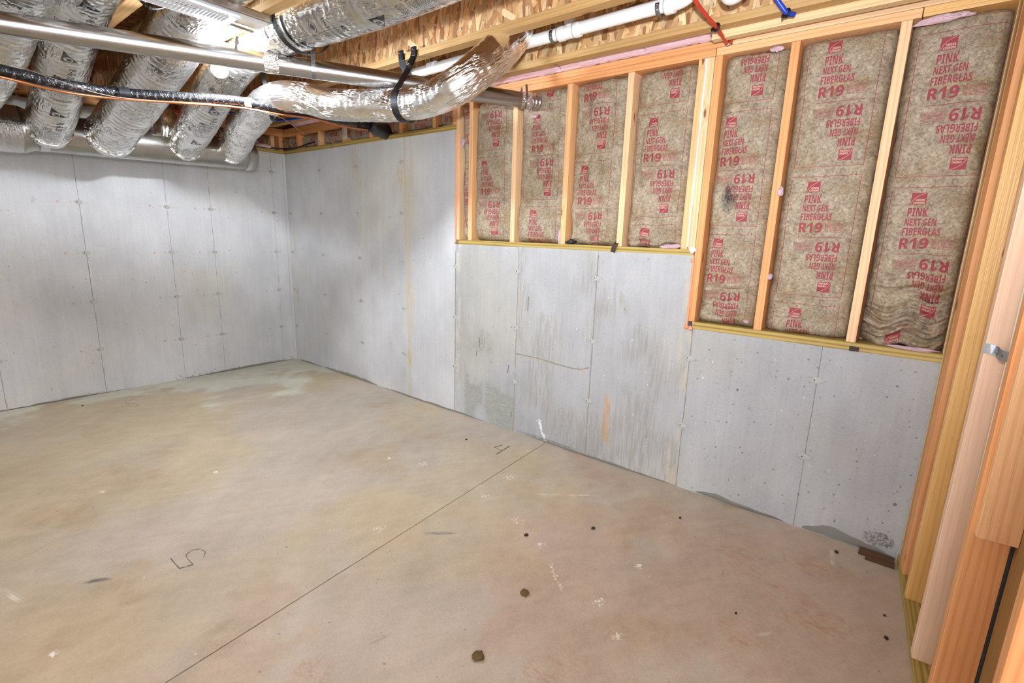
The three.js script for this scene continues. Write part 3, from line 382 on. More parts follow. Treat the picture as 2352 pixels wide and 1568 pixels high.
const studs = [
  [2.513, 1.388, M.fir, 'orange stud against the tall concrete step with orange foam along it'], [2.64, 1.388, M.firB, 'narrow-bay stud, first stud right of the foam-edged stud'], [3.043, 1.388, M.fir, 'stud under the round metal pipe end, second right of the foam-edged stud'], [3.461, 1.388, M.firB, 'stud third right of the foam-edged stud, on the middle step'], [3.863, 1.388, M.fir, 'stud with two dark knots, left of the last bay on the middle step'],
  [4.255, 1.388, M.firB, 'left stud of the pair joined by a white caulk line'], [4.297, 1.388, M.fir, 'right stud of the pair joined by a white caulk line'], [4.337, 0.9945, M.firE, 'long stud with orange foam down its lower edge at the lowest step'], [4.678, 0.9945, M.firE, 'long orange stud, first right of the foam-edged long stud'], [5.082, 0.9945, M.fir, 'long pale stud with a bark-dark right edge, last before the partition'], [5.43, 0.9945, M.fir, 'long stud at the partition end of the right wall'],
];
for (const [z, y, m, l] of studs) board('wall_stud', [0.002, D, y, TP - 0.0005, z - 0.019, z + 0.019], m, l, 'stud', 'studs of the framed right wall');
{ const g = bumpy(sweepGeo([V(0.02, 1.0, 5.103), V(0.022, 1.3, 5.103), V(0.02, 1.62, 5.103), V(0.024, 1.95, 5.103)], (s, L) => 0.009 * (0.5 + fbm(s * 14, 2, 3, 8)) * (s < 0.02 || s > L - 0.02 ? 0.3 : 1), { seg: 8 }), 0.003, 9); solo('bark_strip', g, std({ color: 0x5a3318, roughness: 0.95 }), 'dark ragged strip of bark on the edge of the last long stud', 'bark'); }
const crip = [2.471, 2.258, 1.863, 1.465, 1.064, 0.66, 0.269];
crip.forEach((z, i) => board('short_stud', [0.002, D, 2.2137, TP - 0.0005, z - 0.019, z + 0.019], i % 2 ? M.firB : M.firE, ['short stud on the tall wall beside the step', 'short stud above the tall wall, second from the step', 'short stud above the tall wall right of the black pipe wrap', 'short stud above the tall wall left of the black pipe wrap', 'short stud above the tall wall beside the grey tab', 'short stud above the tall wall, second from the corner', 'short stud above the tall wall, nearest the back corner'][i], 'stud', 'short studs over the tall concrete wall'));
[-0.03, -0.115, -0.5, -0.905, -1.31, -1.715].forEach((x, i) => board('short_stud', [x - 0.019, x + 0.019, 2.2137, TP - 0.0005, -D, -0.002], i % 2 ? M.firB : M.firE, ['short stud in the back corner, right of its twin', 'short stud in the back corner, left of its twin', 'short stud on the back wall behind the trunk duct end', 'short stud on the back wall behind the slanting silver ducts', 'short stud on the back wall behind the bulb', 'short stud on the back wall at the far left'][i], 'stud', 'short studs over the back wall'));

// ───────── insulation batts ─────────
function battGeo(z0, z1, y0, y1, top, shift, seed, folds = 0.3) {
  const w = z1 - z0, h = y1 - y0, nu = 56, nv = Math.max(16, Math.round(h / 0.008));
  const fr = (u, v) => {
    const y = y0 + h * v, z = z0 + w * u, e = Math.min(u, 1 - u) * w, ev = Math.min(v, 1 - v) * h;
    let x = 0.017 - 0.010 * Math.sin(Math.PI * u) + 0.055 * Math.exp(-e / 0.014) + 0.05 * Math.exp(-ev / 0.014);
    x += 0.012 * (fbm(z * 5 + seed, y * 4, 3, seed) - 0.5) + 0.006 * (fbm(z * 22, y * 16, 3, seed + 4) - 0.5) + 0.012 * sst(0.62, 0.8, 1 - Math.abs(2 * fbm(z * 4 + seed * 3, y * 2.5, 3, seed + 9) - 1));
    const low = folds * sst(0.42, 0.0, v) + 0.12 * sst(0.93, 1, v); const wz = z + 0.05 * fbm(z * 7, y * 7, 2, seed + 1), r1 = 1 - Math.abs(2 * fbm(wz * 2.6 + seed * 5, y * 10 + wz * 3 * (fbm(y * 2, seed, 2, 3) - 0.5) * 4, 3, seed + 7) - 1), r2 = 1 - Math.abs(2 * fbm(wz * 3.4 + seed * 7, y * 4.5, 3, seed + 17) - 1); x += low * (0.020 * (0.5 - Math.pow(r1, 5)) + 0.008 * (0.5 - r1)) - 0.007 * Math.pow(r2, 7);
    return [x, y + 0.006 * low * Math.sin(z * 40 + seed), z];
  };
  return gridGeo(nu, nv, (u, v) => fr(u, v), (u, v) => [(z0 + w * u - z0 - shift + 0.01) / 0.4, 1 - (top - (y0 + h * v) + 0.012) / 0.598]);
}
function batt(z0, z1, y0, y1, top, shift, label, seed, folds) {
  const t = thing('insulation_batt', label, 'insulation', 'printed insulation batts in the right wall'); t.position.set(0, y0, (z0 + z1) / 2);
  const f = battGeo(z0, z1, y0, y1, top, shift, seed, folds); f.translate(0, -y0, -(z0 + z1) / 2); part('printed_facing', f, M.batt, t);
  const b = new THREE.BoxGeometry(0.06, y1 - y0 - 0.06, z1 - z0 - 0.05); b.translate(0.104, (y1 - y0) / 2, 0); part('glass_wool', b, M.pink, t); return t;
}
const fluff = (t, x, y, z, sx, sy, sz, seed) => { const g = bumpy(new THREE.SphereGeometry(1, 26, 18), 0.42, seed, 1.6); g.scale(sx * 0.8, sy * 0.7, sz * 0.75); bumpy(g, 0.003, seed + 3, 60); const o = part('loose_fibre', g, M.pink, t, 'loose pink glass fibre'); o.position.set(x - t.position.x, y - t.position.y, z - t.position.z); };
const b0 = batt(2.534, 2.619, 1.389, TP, 2.5, 0.3, 'narrow strip of brown insulation beside the tall concrete step', 3);
fluff(b0, 0.012, 2.08, 2.55, 0.012, 0.05, 0.02, 3);
batt(2.661, 3.022, 1.389, TP, 1.965, -0.006, 'printed insulation batt under the round metal pipe, left of its end', 5);
const b2 = batt(3.064, 3.44, 1.389, TP, 2.224, 0.03, 'printed insulation batt right under the open end of the metal pipe', 7); fluff(b2, 0.012, 1.43, 3.43, 0.012, 0.07, 0.012, 5); fluff(b2, 0.0, 2.185, 3.2, 0.02, 0.014, 0.03, 6);
const b3 = batt(3.482, 3.842, 1.389, TP, 1.887, -0.008, 'printed insulation batt with crumpled bottom edge left of the knotted stud', 9, 0.6);
{ const g = bumpy(new THREE.SphereGeometry(0.03, 20, 14), 0.02, 8, 30); g.scale(0.5, 0.45, 1.1); const o = part('torn_black_film', g, M.black, b3); o.position.set(-0.0, 0.015, 3.53 - b3.position.z); }
const b4 = batt(3.884, 4.234, 1.389, TP, 2.113, 0.014, 'printed insulation batt left of the white-caulked stud pair', 11, 0.9); fluff(b4, 0.005, 1.4, 4.18, 0.03, 0.018, 0.07, 9);
const b5 = batt(4.358, 4.657, 0.995, TP, 2.07, -0.045, 'printed insulation batt with a black smudge beside the foam-edged long stud', 13, 0.8); fluff(b5, 0.0, TP - 0.02, 4.6, 0.02, 0.02, 0.04, 8); fluff(b5, 0.0, 1.03, 4.62, 0.012, 0.012, 0.02, 12);
{ const r = rng(55), t = canvasTex(128, 128, (x, y) => { const d = Math.hypot(x - 64, (y - 64) * 0.75) / 46 + (fbm(x / 9, y / 9, 3, 9) - 0.5) * 1.1; return [255, 255, 255, 0].map((q, i) => (i < 3 ? 255 * clamp(1.05 - d) * (0.35 + 0.65 * vn(x / 3, y / 3)) : 255)); }, null, THREE.ClampToEdgeWrapping, false);
  const g = gridGeo(12, 16, (u, v) => { const z = 4.405 + 0.11 * u, y = 1.57 + 0.17 * v, uu = (z - 4.358) / 0.299; return [0.0055 - 0.0045 * Math.sin(Math.PI * uu) * 0 - 0.006, y - b5.position.y, z - b5.position.z]; }); g.userData = {}; const m = std({ color: 0x2c2c2e, alphaMap: t, transparent: true, roughness: 0.9, side: THREE.DoubleSide }); part('soot_smudge', g, m, b5, 'black smudge'); }
const b6 = batt(4.699, 5.061, 0.995, TP, 2.343, 0.02, 'wide printed insulation batt between two long studs, left of the bark-edged stud', 15, 0.3);
fluff(b6, -0.004, 1.27, 4.705, 0.012, 0.02, 0.018, 15); fluff(b6, -0.004, 1.68, 4.70, 0.012, 0.03, 0.018, 16);
const b7 = batt(5.103, 5.41, 0.995, TP, 2.282, 0.012, 'heavily wrinkled printed insulation batt beside the partition wall', 17, 2.6); fluff(b7, 0.0, TP - 0.02, 5.2, 0.025, 0.018, 0.12, 18); fluff(b7, 0.0, 1.0, 5.3, 0.02, 0.012, 0.12, 19);
const cz = [2.452, 2.277, 2.239, 1.882, 1.844, 1.484, 1.446, 1.083, 1.045, 0.679, 0.641, 0.288, 0.25, 0.02];
const cl = ['short insulation strip above the tall wall beside the step', 'short insulation batt above the tall wall, second bay from the step', 'short insulation batt above the tall wall behind the sagging duct', 'short insulation batt above the tall wall under the black pipe wrap', 'short printed insulation batt above the tall wall beside the grey tab', 'short printed insulation batt above the tall wall, second bay from the corner', 'short insulation batt above the tall wall in the back corner bay'];
for (let i = 0; i < 7; i++) batt(cz[2 * i + 1] + 0.001, cz[2 * i] - 0.001, 2.2145, TP, 2.5 + 0.12 * (i % 3), 0.02 * (i % 4), cl[i], 30 + i, 0.6);
[[-0.134, -0.481, 'short insulation batt on the back wall beside the corner studs'], [-0.519, -0.886, 'short insulation batt on the back wall behind the trunk duct end'], [-0.924, -1.291, 'short insulation batt on the back wall behind the slanting silver ducts'], [-1.329, -1.696, 'short insulation batt on the back wall behind the printed duct']].forEach(([x1, x0, l], i) => {
  const g = battGeo(x0 + 0.001, x1 - 0.001, 2.2145, TP, 2.6, 0.02, 50 + i, 0.7), p = g.attributes.position; for (let k = 0; k < p.count; k++) { const a = p.getX(k), b = p.getZ(k); p.setXYZ(k, b, p.getY(k), -a); } g.computeVertexNormals();
  const t = thing('insulation_batt', l, 'insulation', 'short insulation batts over the back wall'); part('printed_facing', g, M.batt, t); const b = new THREE.BoxGeometry(x1 - x0 - 0.01, 0.12, 0.07); b.translate((x0 + x1) / 2, 2.279, -0.098); part('glass_wool', b, M.pink, t); if (i === 0) { fluff(t, -0.22, 2.235, 0.012, 0.11, 0.022, 0.02, 33); fluff(t, -0.3, 2.26, 0.004, 0.06, 0.02, 0.02, 34); }
});
// pink blanket packed over the top plates
[[0.2, 2.42], [2.41, 3.4], [3.38, 3.945], [3.925, 4.31], [4.34, 4.9]].forEach(([z0, z1], i) => {
  const n = Math.round((z1 - z0) / 0.015), g = gridGeo(n, 22, (u, v) => { const a = Math.PI * (0.02 + 0.96 * v), e = Math.pow(Math.sin(Math.PI * u), 0.12), z = z0 + (z1 - z0) * u, l = 0.7 + 0.6 * fbm(z * 8, v * 4, 4, 60 + i), fine = 0.008 * (fbm(z * 45, v * 22, 3, 70) - 0.5); return [0.02 - (0.085 * Math.sin(a) * l + fine) * e, 2.423 + 0.055 - 0.055 * Math.cos(a) * (0.85 + 0.15 * l) + fine, z]; });
  solo('rim_insulation', g, M.pink, ['pink glass wool over the top plate above the tall wall', 'pink glass wool over the top plate, left of the duct elbow in the joist bay', 'pink glass wool over the wavy-grained top plate, middle piece', 'pink glass wool over the top plate just left of the red pipe', 'pink glass wool over the top plate right of the red pipe'][i], 'insulation', 'pink glass wool over the top plates');
});
{ const g = new THREE.BoxGeometry(0.035, 0.3, 9.2); g.translate(0.12, 2.572, 4.5); const o = mesh('trim_1', planarUV(g, (x, y, z) => z, (x, y) => y), M.osbDark); o.userData.kind = 'structure'; const g2 = new THREE.BoxGeometry(6.2, 0.3, 0.035); g2.translate(-3.1, 2.572, -0.1); const o2 = mesh('trim_2', planarUV(g2, (x) => x, (x, y) => y), M.osbDark); o2.userData.kind = 'structure'; }
board('nailer_board', [-0.096, -0.05, 2.388, 2.432, 4.322, 5.75], M.firD, 'pale board nailed along the joist right of the red pipe', 'board');

// foam and caulk beads
const bead = (pts, r, seed, m) => sweepGeo(pts, (s, L, th) => r * (0.55 + 0.9 * fbm(s * 26, th * 0.6, 3, seed)), { step: 0.006, seg: 10 });
solo('foam_bead', mergeGeometries([bead([V(-0.002, 1.36, 2.496), V(-0.001, 1.8, 2.495), V(0.0, 2.17, 2.494)], 0.0055, 3), bumpy(new THREE.SphereGeometry(0.009, 14, 10), 0.004, 3).translate(-0.003, 1.365, 2.497)].map((g) => (g.index ? g.toNonIndexed() : g))), M.foam, 'thin orange foam bead between the tall concrete step and the first stud', 'sealant');
solo('foam_bead', mergeGeometries([bead([V(-0.003, 0.965, 4.318), V(-0.003, 1.15, 4.319), V(-0.002, 1.35, 4.318)], 0.0058, 5), bumpy(new THREE.SphereGeometry(0.014, 16, 12), 0.006, 7).translate(-0.006, 0.962, 4.318), bumpy(new THREE.SphereGeometry(0.013, 16, 12), 0.006, 9).translate(-0.006, 0.956, 4.34), bumpy(new THREE.SphereGeometry(0.011, 16, 12), 0.005, 8).translate(-0.003, 1.33, 4.312)].map((g) => (g.index ? g.toNonIndexed() : g))), M.foam, 'thick orange foam bead at the lowest concrete step beside the long stud', 'sealant');
solo('caulk_bead', bead([V(0.0, 1.4, 4.276), V(0.0, 1.9, 4.276), V(0.0, 2.34, 4.276)], 0.0048, 11), M.caulk, 'thin white caulk line between the paired studs', 'sealant');
solo('foam_dab', bumpy(new THREE.SphereGeometry(0.017, 16, 12), 0.009, 12, 60).translate(-0.004, 1.385, 4.305), M.caulk, 'white foam dab on the sill end at the foot of the caulked studs', 'sealant');
// anchor straps bent over the sills
solo('anchor_strap', ribbonGeo([V(-0.004, 1.352, 3.83), V(-0.005, 1.376, 3.835), V(-0.003, 1.4, 3.845), V(0.03, 1.42, 3.85)], V(0, 0, 1), 0.03, 0.003), std({ color: 0x4a382c, metalness: 0.5, roughness: 0.6 }), 'rusty brown metal anchor strap bent over the middle sill', 'strap'); solo('anchor_strap', bumpy(new THREE.BoxGeometry(0.012, 0.02, 0.035, 3, 3, 4), 0.004, 2, 60).translate(-0.004, 0.965, 5.1), std({ color: 0x3a2e26, roughness: 0.8 }), 'small dark anchor strap end under the lowest sill', 'strap');

// ───────── silver ducts ─────────
{ // supply trunk along the back wall
  const A = V(-2.62, 2.006, 0.45), B = V(-0.535, 2.062, 0.45), dir = B.clone().sub(A).normalize(), L = A.distanceTo(B);
  const t = thing('trunk_duct', 'long horizontal galvanized trunk duct hung along the back wall', 'duct'); t.position.copy(A); t.quaternion.setFromUnitVectors(V(0, 1, 0), dir);
  const lathe = (pts) => { const g = new THREE.LatheGeometry(pts.map((p) => new THREE.Vector2(p[0], p[1])), 72); return planarUV2(g); };
  function planarUV2(g) { const uv = g.attributes.uv, p = g.attributes.position; for (let i = 0; i < uv.count; i++) uv.setXY(i, uv.getX(i) * 2, p.getY(i) * 2); return g; }
  const xs = (x) => (x - A.x) / dir.x, r0 = 0.126, r1 = 0.146, k = xs(-2.03);
  part('duct_section', lathe([[r1, -3], [r1, k - 0.03], [r1 + 0.003, k - 0.027], [r1 + 0.003, k - 0.02], [r1, k - 0.015], [r0, k + 0.035]]), M.galv, t, 'wider left section'); part('duct_section', lathe([[r0, k + 0.035], [r0, L - 0.12], [r0 + 0.002, L - 0.118], [r0 + 0.002, L - 0.108], [r0, L - 0.106], [r0, L - 0.07]]), M.galv, t);
  part('end_cap', lathe([[r0 - 0.001, L - 0.07], [r0 + 0.002, L - 0.066], [r0 + 0.002, L - 0.02], [r0 - 0.004, L - 0.004], [r0 - 0.018, L + 0.002], [0.001, L + 0.003]]), M.galv, t);
  const band = (y0, y1, r) => { const g = new THREE.CylinderGeometry(r, r, y1 - y0, 72, 6, true); g.translate(0, (y0 + y1) / 2, 0); return bumpy(g, 0.0022, Math.round(y0 * 10), 60); };
  part('tape_band', band(L - 0.085, L - 0.045, r0 + 0.003), M.tape, t); part('tape_band', band(k + 0.05, k + 0.1, r0 + 0.003), M.tape, t); part('tape_band', band(k - 0.15, k - 0.035, r1 + 0.003), M.tape, t);
}
// insulated flexible duct: a crinkled foil jacket over a wire helix
function flex(name, label, pts, rad, m, o = {}) {
  const t = thing(name, label, 'duct', o.group); const P = pts.map((p) => V(...p)), seed = o.seed || 1, wr = o.wrinkle || 1;
  const g = sweepGeo(P, (s, L, th) => { const R = typeof rad === 'function' ? rad(s / L) : rad; const hel = Math.cos(2 * Math.PI * s / 0.045 + th); return R * (1 + 0.006 * hel * wr + 0.05 * wr * (fbm(2 + 1.6 * Math.cos(th) + s * 4, 2 + 1.6 * Math.sin(th) + s * 3, 3, seed) - 0.5) + 0.03 * wr * (1 - Math.abs(2 * fbm(4 + 9 * Math.cos(th + s * 2) + s * 9, 4 + 9 * Math.sin(th + s * 2), 2, seed + 8) - 1) > 0.86 ? 1.0 : 0.6) * (fbm(9 + 5 * Math.cos(th + s * 3) + s * 22, 9 + 5 * Math.sin(th + s * 3), 2, seed + 5) - 0.5) + (o.dent ? o.dent(s, L, th) : 0)); }, { step: 0.006, seg: 128, vScale: 1 / 1.2, turn: o.turn || 0 });
  part('foil_jacket', g, m, t); if (o.collar !== false) { const n = V().subVectors(P[1], P[0]).normalize(), c0 = P[0].clone().addScaledVector(n, 0.015), c1 = P[0].clone().addScaledVector(n, 0.065), r0 = (typeof rad === 'function' ? rad(0) : rad); part('tape_collar', bumpy(sweepGeo([c0, c1], (s, L, th) => r0 * (1.03 + 0.05 * fbm(3 + 3 * Math.cos(th), 3 + 3 * Math.sin(th) + s * 30, 3, seed + 2)), { step: 0.006, seg: 72, caps: true }), 0.004, seed, 50), M.tape, t, 'crinkled foil tape collar'); }
  return t;
}
flex('flexible_duct', 'leftmost silver flexible duct, cut off by the left edge', [[-2.36, 2.05, 0.5], [-2.31, 2.14, 0.9], [-2.25, 2.27, 1.25], [-2.21, 2.42, 1.6], [-2.19, 2.5, 1.95], [-2.19, 2.52, 2.6], [-2.19, 2.53, 3.4], [-2.16, 2.53, 6.2]], 0.138, M.flexPlain, { seed: 3 });
flex('flexible_duct', 'silver flexible duct with dark printed triangle, second from the left', [[-1.93, 2.03, 0.52], [-1.94, 2.13, 0.85], [-1.955, 2.26, 1.2], [-1.965, 2.37, 1.5], [-1.975, 2.45, 1.8], [-1.985, 2.5, 2.1], [-2.0, 2.53, 2.6], [-2.0, 2.54, 3.4], [-1.99, 2.54, 4.4]], 0.122, M.flexPrint, { seed: 7, turn: -0.19 });
flex('flexible_duct', 'fat plain silver flexible duct slanting up under the white louvered panel', [[-1.6, 2.04, 0.54], [-1.6, 2.16, 1.05], [-1.6, 2.31, 1.6], [-1.6, 2.42, 1.98], [-1.6, 2.49, 2.2], [-1.62, 2.54, 2.55], [-1.64, 2.555, 3.2], [-1.64, 2.55, 6.2]], 0.142, M.flexPlain, { seed: 11 });
flex('flexible_duct', 'silver flexible duct behind the bulb that turns along the joists under a black strap', [[-1.1, 2.06, 0.52], [-1.15, 2.1, 0.8], [-1.22, 2.17, 1.2], [-1.29, 2.29, 1.7], [-1.29, 2.39, 1.98], [-1.285, 2.44, 2.3], [-1.295, 2.43, 2.6], [-1.3, 2.42, 2.85], [-1.3, 2.41, 3.3], [-1.3, 2.42, 3.9], [-1.29, 2.42, 6.2]], (t) => 0.118 + 0.014 * sst(0.4, 0.6, t), M.flexPrint, { seed: 13, turn: -0.2 });
flex('flexible_duct', 'long sagging silver flexible duct that swings right and rises between two joists', [[-0.74, 2.07, 0.5], [-0.83, 2.1, 0.85], [-0.95, 2.13, 1.2], [-1.06, 2.16, 1.67], [-1.13, 2.19, 1.97], [-1.11, 2.205, 2.14], [-1.03, 2.2, 2.24], [-0.96, 2.165, 2.38], [-0.87, 2.145, 2.62], [-0.79, 2.14, 2.84], [-0.77, 2.145, 3.08], [-0.76, 2.185, 3.26], [-0.69, 2.265, 3.34], [-0.59, 2.37, 3.39], [-0.505, 2.47, 3.41], [-0.46, 2.6, 3.42], [-0.45, 2.7, 3.43]], (t) => 0.108 - 0.02 * sst(0.2, 0.45, t) + 0.008 * sst(0.75, 0.9, t), M.flexShiny, { seed: 17, wrinkle: 1.25 });
{ // short foil boot behind the fat duct
  flex('duct_boot', 'short crumpled foil boot on the trunk between two slanting ducts', [[-1.235, 2.1, 0.56], [-1.235, 2.16, 0.57], [-1.24, 2.24, 0.54], [-1.25, 2.3, 0.45], [-1.25, 2.33, 0.3]], (t) => 0.098 - 0.012 * t, M.flexShiny, { seed: 23, wrinkle: 2.2, collar: false });
}
{ // dryer vent pipe
  const A = V(0.02, 2.272, 3.214), B = V(-4.3, 2.305, 0.736), t = thing('vent_pipe', 'long straight round metal vent pipe crossing under the silver ducts to the right wall', 'pipe'); const n = V().subVectors(B, A).normalize(), P = (d) => A.clone().addScaledVector(n, d), r = 0.0485;
  part('pipe_wall', sweepGeo([P(0.03), B], () => r, { step: 0.05, seg: 64, vScale: 2, uRep: 2 }), M.galvBright, t); part('end_collar', sweepGeo([P(0), P(0.06)], (s) => r + 0.0035 + 0.0015 * Math.sin(s * 260), { step: 0.002, seg: 48 }), M.galvBright, t);
  const band = (d0, d1) => part('tape_band', bumpy(sweepGeo([P(d0), P(d1)], () => r + 0.002, { step: 0.006, seg: 64, caps: false }), 0.0022, Math.round(d0 * 9), 70), M.tape, t, 'crinkled foil tape'); band(0.06, 0.13); band(1.515, 1.585);
  part('long_seam', sweepGeo([P(0.05).add(V(0, -0.028, -0.038).multiplyScalar(1.0)), B.clone().add(V(0, -0.028, -0.038))], () => 0.002, { step: 0.2, seg: 6 }), M.galvBright, t);
}
// pipe hangers
const hang = (label, pts, ac, w = 0.02) => solo('pipe_hanger', ribbonGeo(pts.map((p) => V(...p)), V(...ac), w, 0.0012, 1 / 0.02), M.perf, label, 'hanger', 'perforated metal pipe hangers');
const vp = (d) => V(0.02, 2.272, 3.214).addScaledVector(V(-2.77, 0.021, -1.589).normalize(), d);
function loopHang(label, d, topY, dx = 0, w = 0.02) { const c = vp(d), n = V(-2.77, 0, -1.589).normalize(), s = V(n.z, 0, -n.x).multiplyScalar(-1), R = 0.0505, pts = [c.clone().addScaledVector(s, -R * 0.6).setY(topY).add(V(dx, 0, 0))]; for (let i = 0; i <= 10; i++) { const a = Math.PI + Math.PI * i / 10; pts.push(c.clone().addScaledVector(s, R * Math.cos(a)).add(V(0, R * Math.sin(a), 0))); } pts.push(c.clone().addScaledVector(s, R * 0.9).setY(topY).add(V(dx, 0, 0))); return hang(label, pts.map((p) => p.toArray()), n.toArray(), w); }
loopHang('perforated metal hanger around the vent pipe under the strapped duct', 1.345, 2.425); loopHang('perforated metal hanger strap at the open end of the vent pipe', 0.1, 2.36, 0.0, 0.014);
solo('foil_hanger', bumpy(sweepGeo([V(-1.5, 2.36, 2.46), V(-1.495, 2.34, 2.44), V(-1.49, 2.325, 2.42), V(-1.487, 2.31, 2.405)], (s) => 0.008 * (0.6 + 0.8 * vn(s * 80, 2)), { step: 0.004, seg: 10 }), 0.002, 4, 120), M.tape, 'twisted foil tape hanger between the louvered panel and the vent pipe', 'hanger');

// ───────── white louvered panel with its metal sleeve ─────────
{
  const t = thing('louvered_panel', 'white louvered metal vent panel with a bare metal sleeve, hung at the top', 'vent panel'); const y = 2.372; t.position.set(-1.57, y, 2.49);
  const sh = new THREE.Shape([[-0.8, 0], [0.0, 0], [0.0, 0.165], [-0.8, 0.165]].map((p) => new THREE.Vector2(...p)));
  for (let i = 0; i < 24; i++) { const x = -0.155 - i * 0.0165; if (x < -0.76) break; const h = new THREE.Path([[x, 0.094], [x + 0.011, 0.094], [x + 0.011, 0.108], [x, 0.108]].map((p) => new THREE.Vector2(...p))); const h2 = new THREE.Path([[x, 0.118], [x + 0.011, 0.118], [x + 0.011, 0.13], [x, 0.13]].map((p) => new THREE.Vector2(...p))); sh.holes.push(h, h2); }
  const g = new THREE.ExtrudeGeometry(sh, { depth: 0.0015, bevelEnabled: false }); g.rotateX(Math.PI / 2); part('face_panel', g, M.whitePaint, t);
  const lip = new RoundedBoxGeometry(0.8, 0.03, 0.006, 1, 0.002); lip.translate(-0.4, 0.012, 0.166); part('lip', lip, M.whitePaint, t); const lip2 = new RoundedBoxGeometry(0.8, 0.014, 0.004, 1, 0.0015); lip2.translate(-0.4, 0.004, 0.001); part('lip', lip2, M.whitePaint, t); const e = new RoundedBoxGeometry(0.004, 0.02, 0.165, 1, 0.0015); e.translate(0, 0.008, 0.083); part('lip', e, M.whitePaint, t);
  const lv = new RoundedBoxGeometry(0.0125, 0.003, 0.078, 1, 0.001); for (let i = 0; i < 9; i++) { const m = part('louver', lv, M.whitePaint, t); m.position.set(-0.035 - i * 0.0148, -0.0035, 0.085); m.rotation.z = 0.38; } const lw = new RoundedBoxGeometry(0.0105, 0.003, 0.05, 1, 0.001); for (let i = 0; i < 14; i++) { const m = part('louver', lw, M.whitePaint, t); m.position.set(-0.152 - i * 0.0165, -0.0035, 0.052); m.rotation.z = 0.38; }
  const b = new RoundedBoxGeometry(0.92, 0.036, 0.14, 2, 0.006); b.translate(-0.325, 0.0255, 0.135); part('sleeve', b, M.galvBright, t, 'bare galvanized sleeve'); const fl = new RoundedBoxGeometry(0.115, 0.012, 0.03, 1, 0.003); fl.translate(0.06, 0.002, 0.036); part('sleeve_flange', fl, M.galvBright, t);
}
// ───────── the lit bulb ─────────
{
  const t = thing('ceiling_bulb', 'round glowing light bulb hanging under a joist behind the vent pipe', 'light bulb'); t.position.set(-1.437, 2.419, 2.08);
  const box = new THREE.CylinderGeometry(0.052, 0.052, 0.03, 8); box.translate(0, -0.015, 0); part('junction_box', box, M.greyTab, t); part('lamp_holder', new THREE.LatheGeometry([[0.001, -0.03], [0.052, -0.03], [0.05, -0.042], [0.03, -0.06], [0.022, -0.078], [0.001, -0.078]].map((p) => new THREE.Vector2(...p)), 32), M.porcelain, t);
  const b = part('glass_bulb', new THREE.LatheGeometry([[0.001, -0.178], [0.016, -0.1775], [0.031, -0.168], [0.042, -0.152], [0.044, -0.137], [0.039, -0.12], [0.024, -0.1], [0.018, -0.078]].map((p) => new THREE.Vector2(...p)), 36), M.bulb, t, 'glowing white bulb'); b.castShadow = false;
  const l = new THREE.PointLight(0xe9f2ff, BULB, 0, 2); l.position.set(0, -0.14, 0); l.castShadow = true; l.shadow.radius = 1.7; l.shadow.mapSize.set(1024, 1024); t.add(l);
  [[-3.4, 6.9, 'added fill bulb under the joists behind the camera'], [-4.4, 3.4, 'added fill bulb under the joists left of the picture']].forEach(([x, z, lab]) => { const c = t.clone(true); c.name = numbered('ceiling_bulb'); c.position.set(x, 2.6, z); tag(c, lab, 'light bulb'); c.traverse((o) => { if (o.isLight) o.intensity = ROOM; }); scene.add(c); });  // unseen bulbs added for ambient fill
  // flash head above the camera, plus the added unseen fill strobe: housing and its glowing window behind the spot light
  for (const [p, a, l] of [[flashAt, flashAim, 'black flash head of the photographer above the camera'], [fillStrobeAt, fillStrobeAim, 'added unseen fill strobe, turned to the pale wall on the left']]) {
  const f = thing('camera_flash', l, 'flash'); f.position.copy(p); f.lookAt(a); const h = new RoundedBoxGeometry(0.075, 0.055, 0.09, 2, 0.008); h.translate(0, 0, -0.055); part('housing', h, M.black, f); const wdw = new THREE.BoxGeometry(0.06, 0.036, 0.003); wdw.translate(0, 0, -0.0095); part('window', wdw, std({ color: 0xffffff, emissive: 0xffffff, emissiveIntensity: 2 }), f);
  }
}

// ───────── line set, pipes, wires ─────────
const LS = [[-4.6, 2.3, 1.3], [-3.3, 2.2, 1.55], [-2.6, 2.14, 1.72], [-2.29, 2.11, 1.8], [-2.1, 2.1, 1.8], [-1.87, 2.115, 1.76], [-1.6, 2.14, 1.84], [-1.3, 2.16, 1.99], [-1.13, 2.135, 2.13], [-0.95, 2.15, 2.12], [-0.6, 2.185, 1.96], [-0.3, 2.225, 1.82], [0.03, 2.262, 1.67]];
{
  const t = thing('line_set', 'thick black insulated refrigerant pipe sagging in front of the ducts', 'pipe'); const P = LS.map((p) => V(...p));
  part('foam_sleeve', sweepGeo(P, (s, L, th) => 0.0265 * (1 + 0.03 * Math.sin(s * 700) * 0.4 + 0.04 * (fbm(s * 20, th, 2, 5) - 0.5)) * (s > L - 0.5 ? 1.25 : 1), { step: 0.005, seg: 28, vScale: 2, uRep: 1 }), M.rubber, t);
  const wrap = (i, m, l) => { const a = P[i].clone().lerp(P[i + 1], 0.15), b = P[i].clone().lerp(P[i + 1], 0.32); part('tape_wrap', sweepGeo([a, b], () => 0.029, { step: 0.01, seg: 24, caps: false }), m, t, l); }; wrap(5, M.black, 'black tape wrap'); wrap(7, M.tape, 'bright tape wrap');
}
solo('copper_pipe', sweepGeo(LS.slice(0, 12).map(([x, y, z], i) => V(x + 0.01, y - 0.034 - 0.004 * Math.sin(i * 2), z + 0.012)), () => 0.0062, { step: 0.02, seg: 12 }), M.copper, 'thin bare copper pipe taped under the black refrigerant pipe', 'pipe');
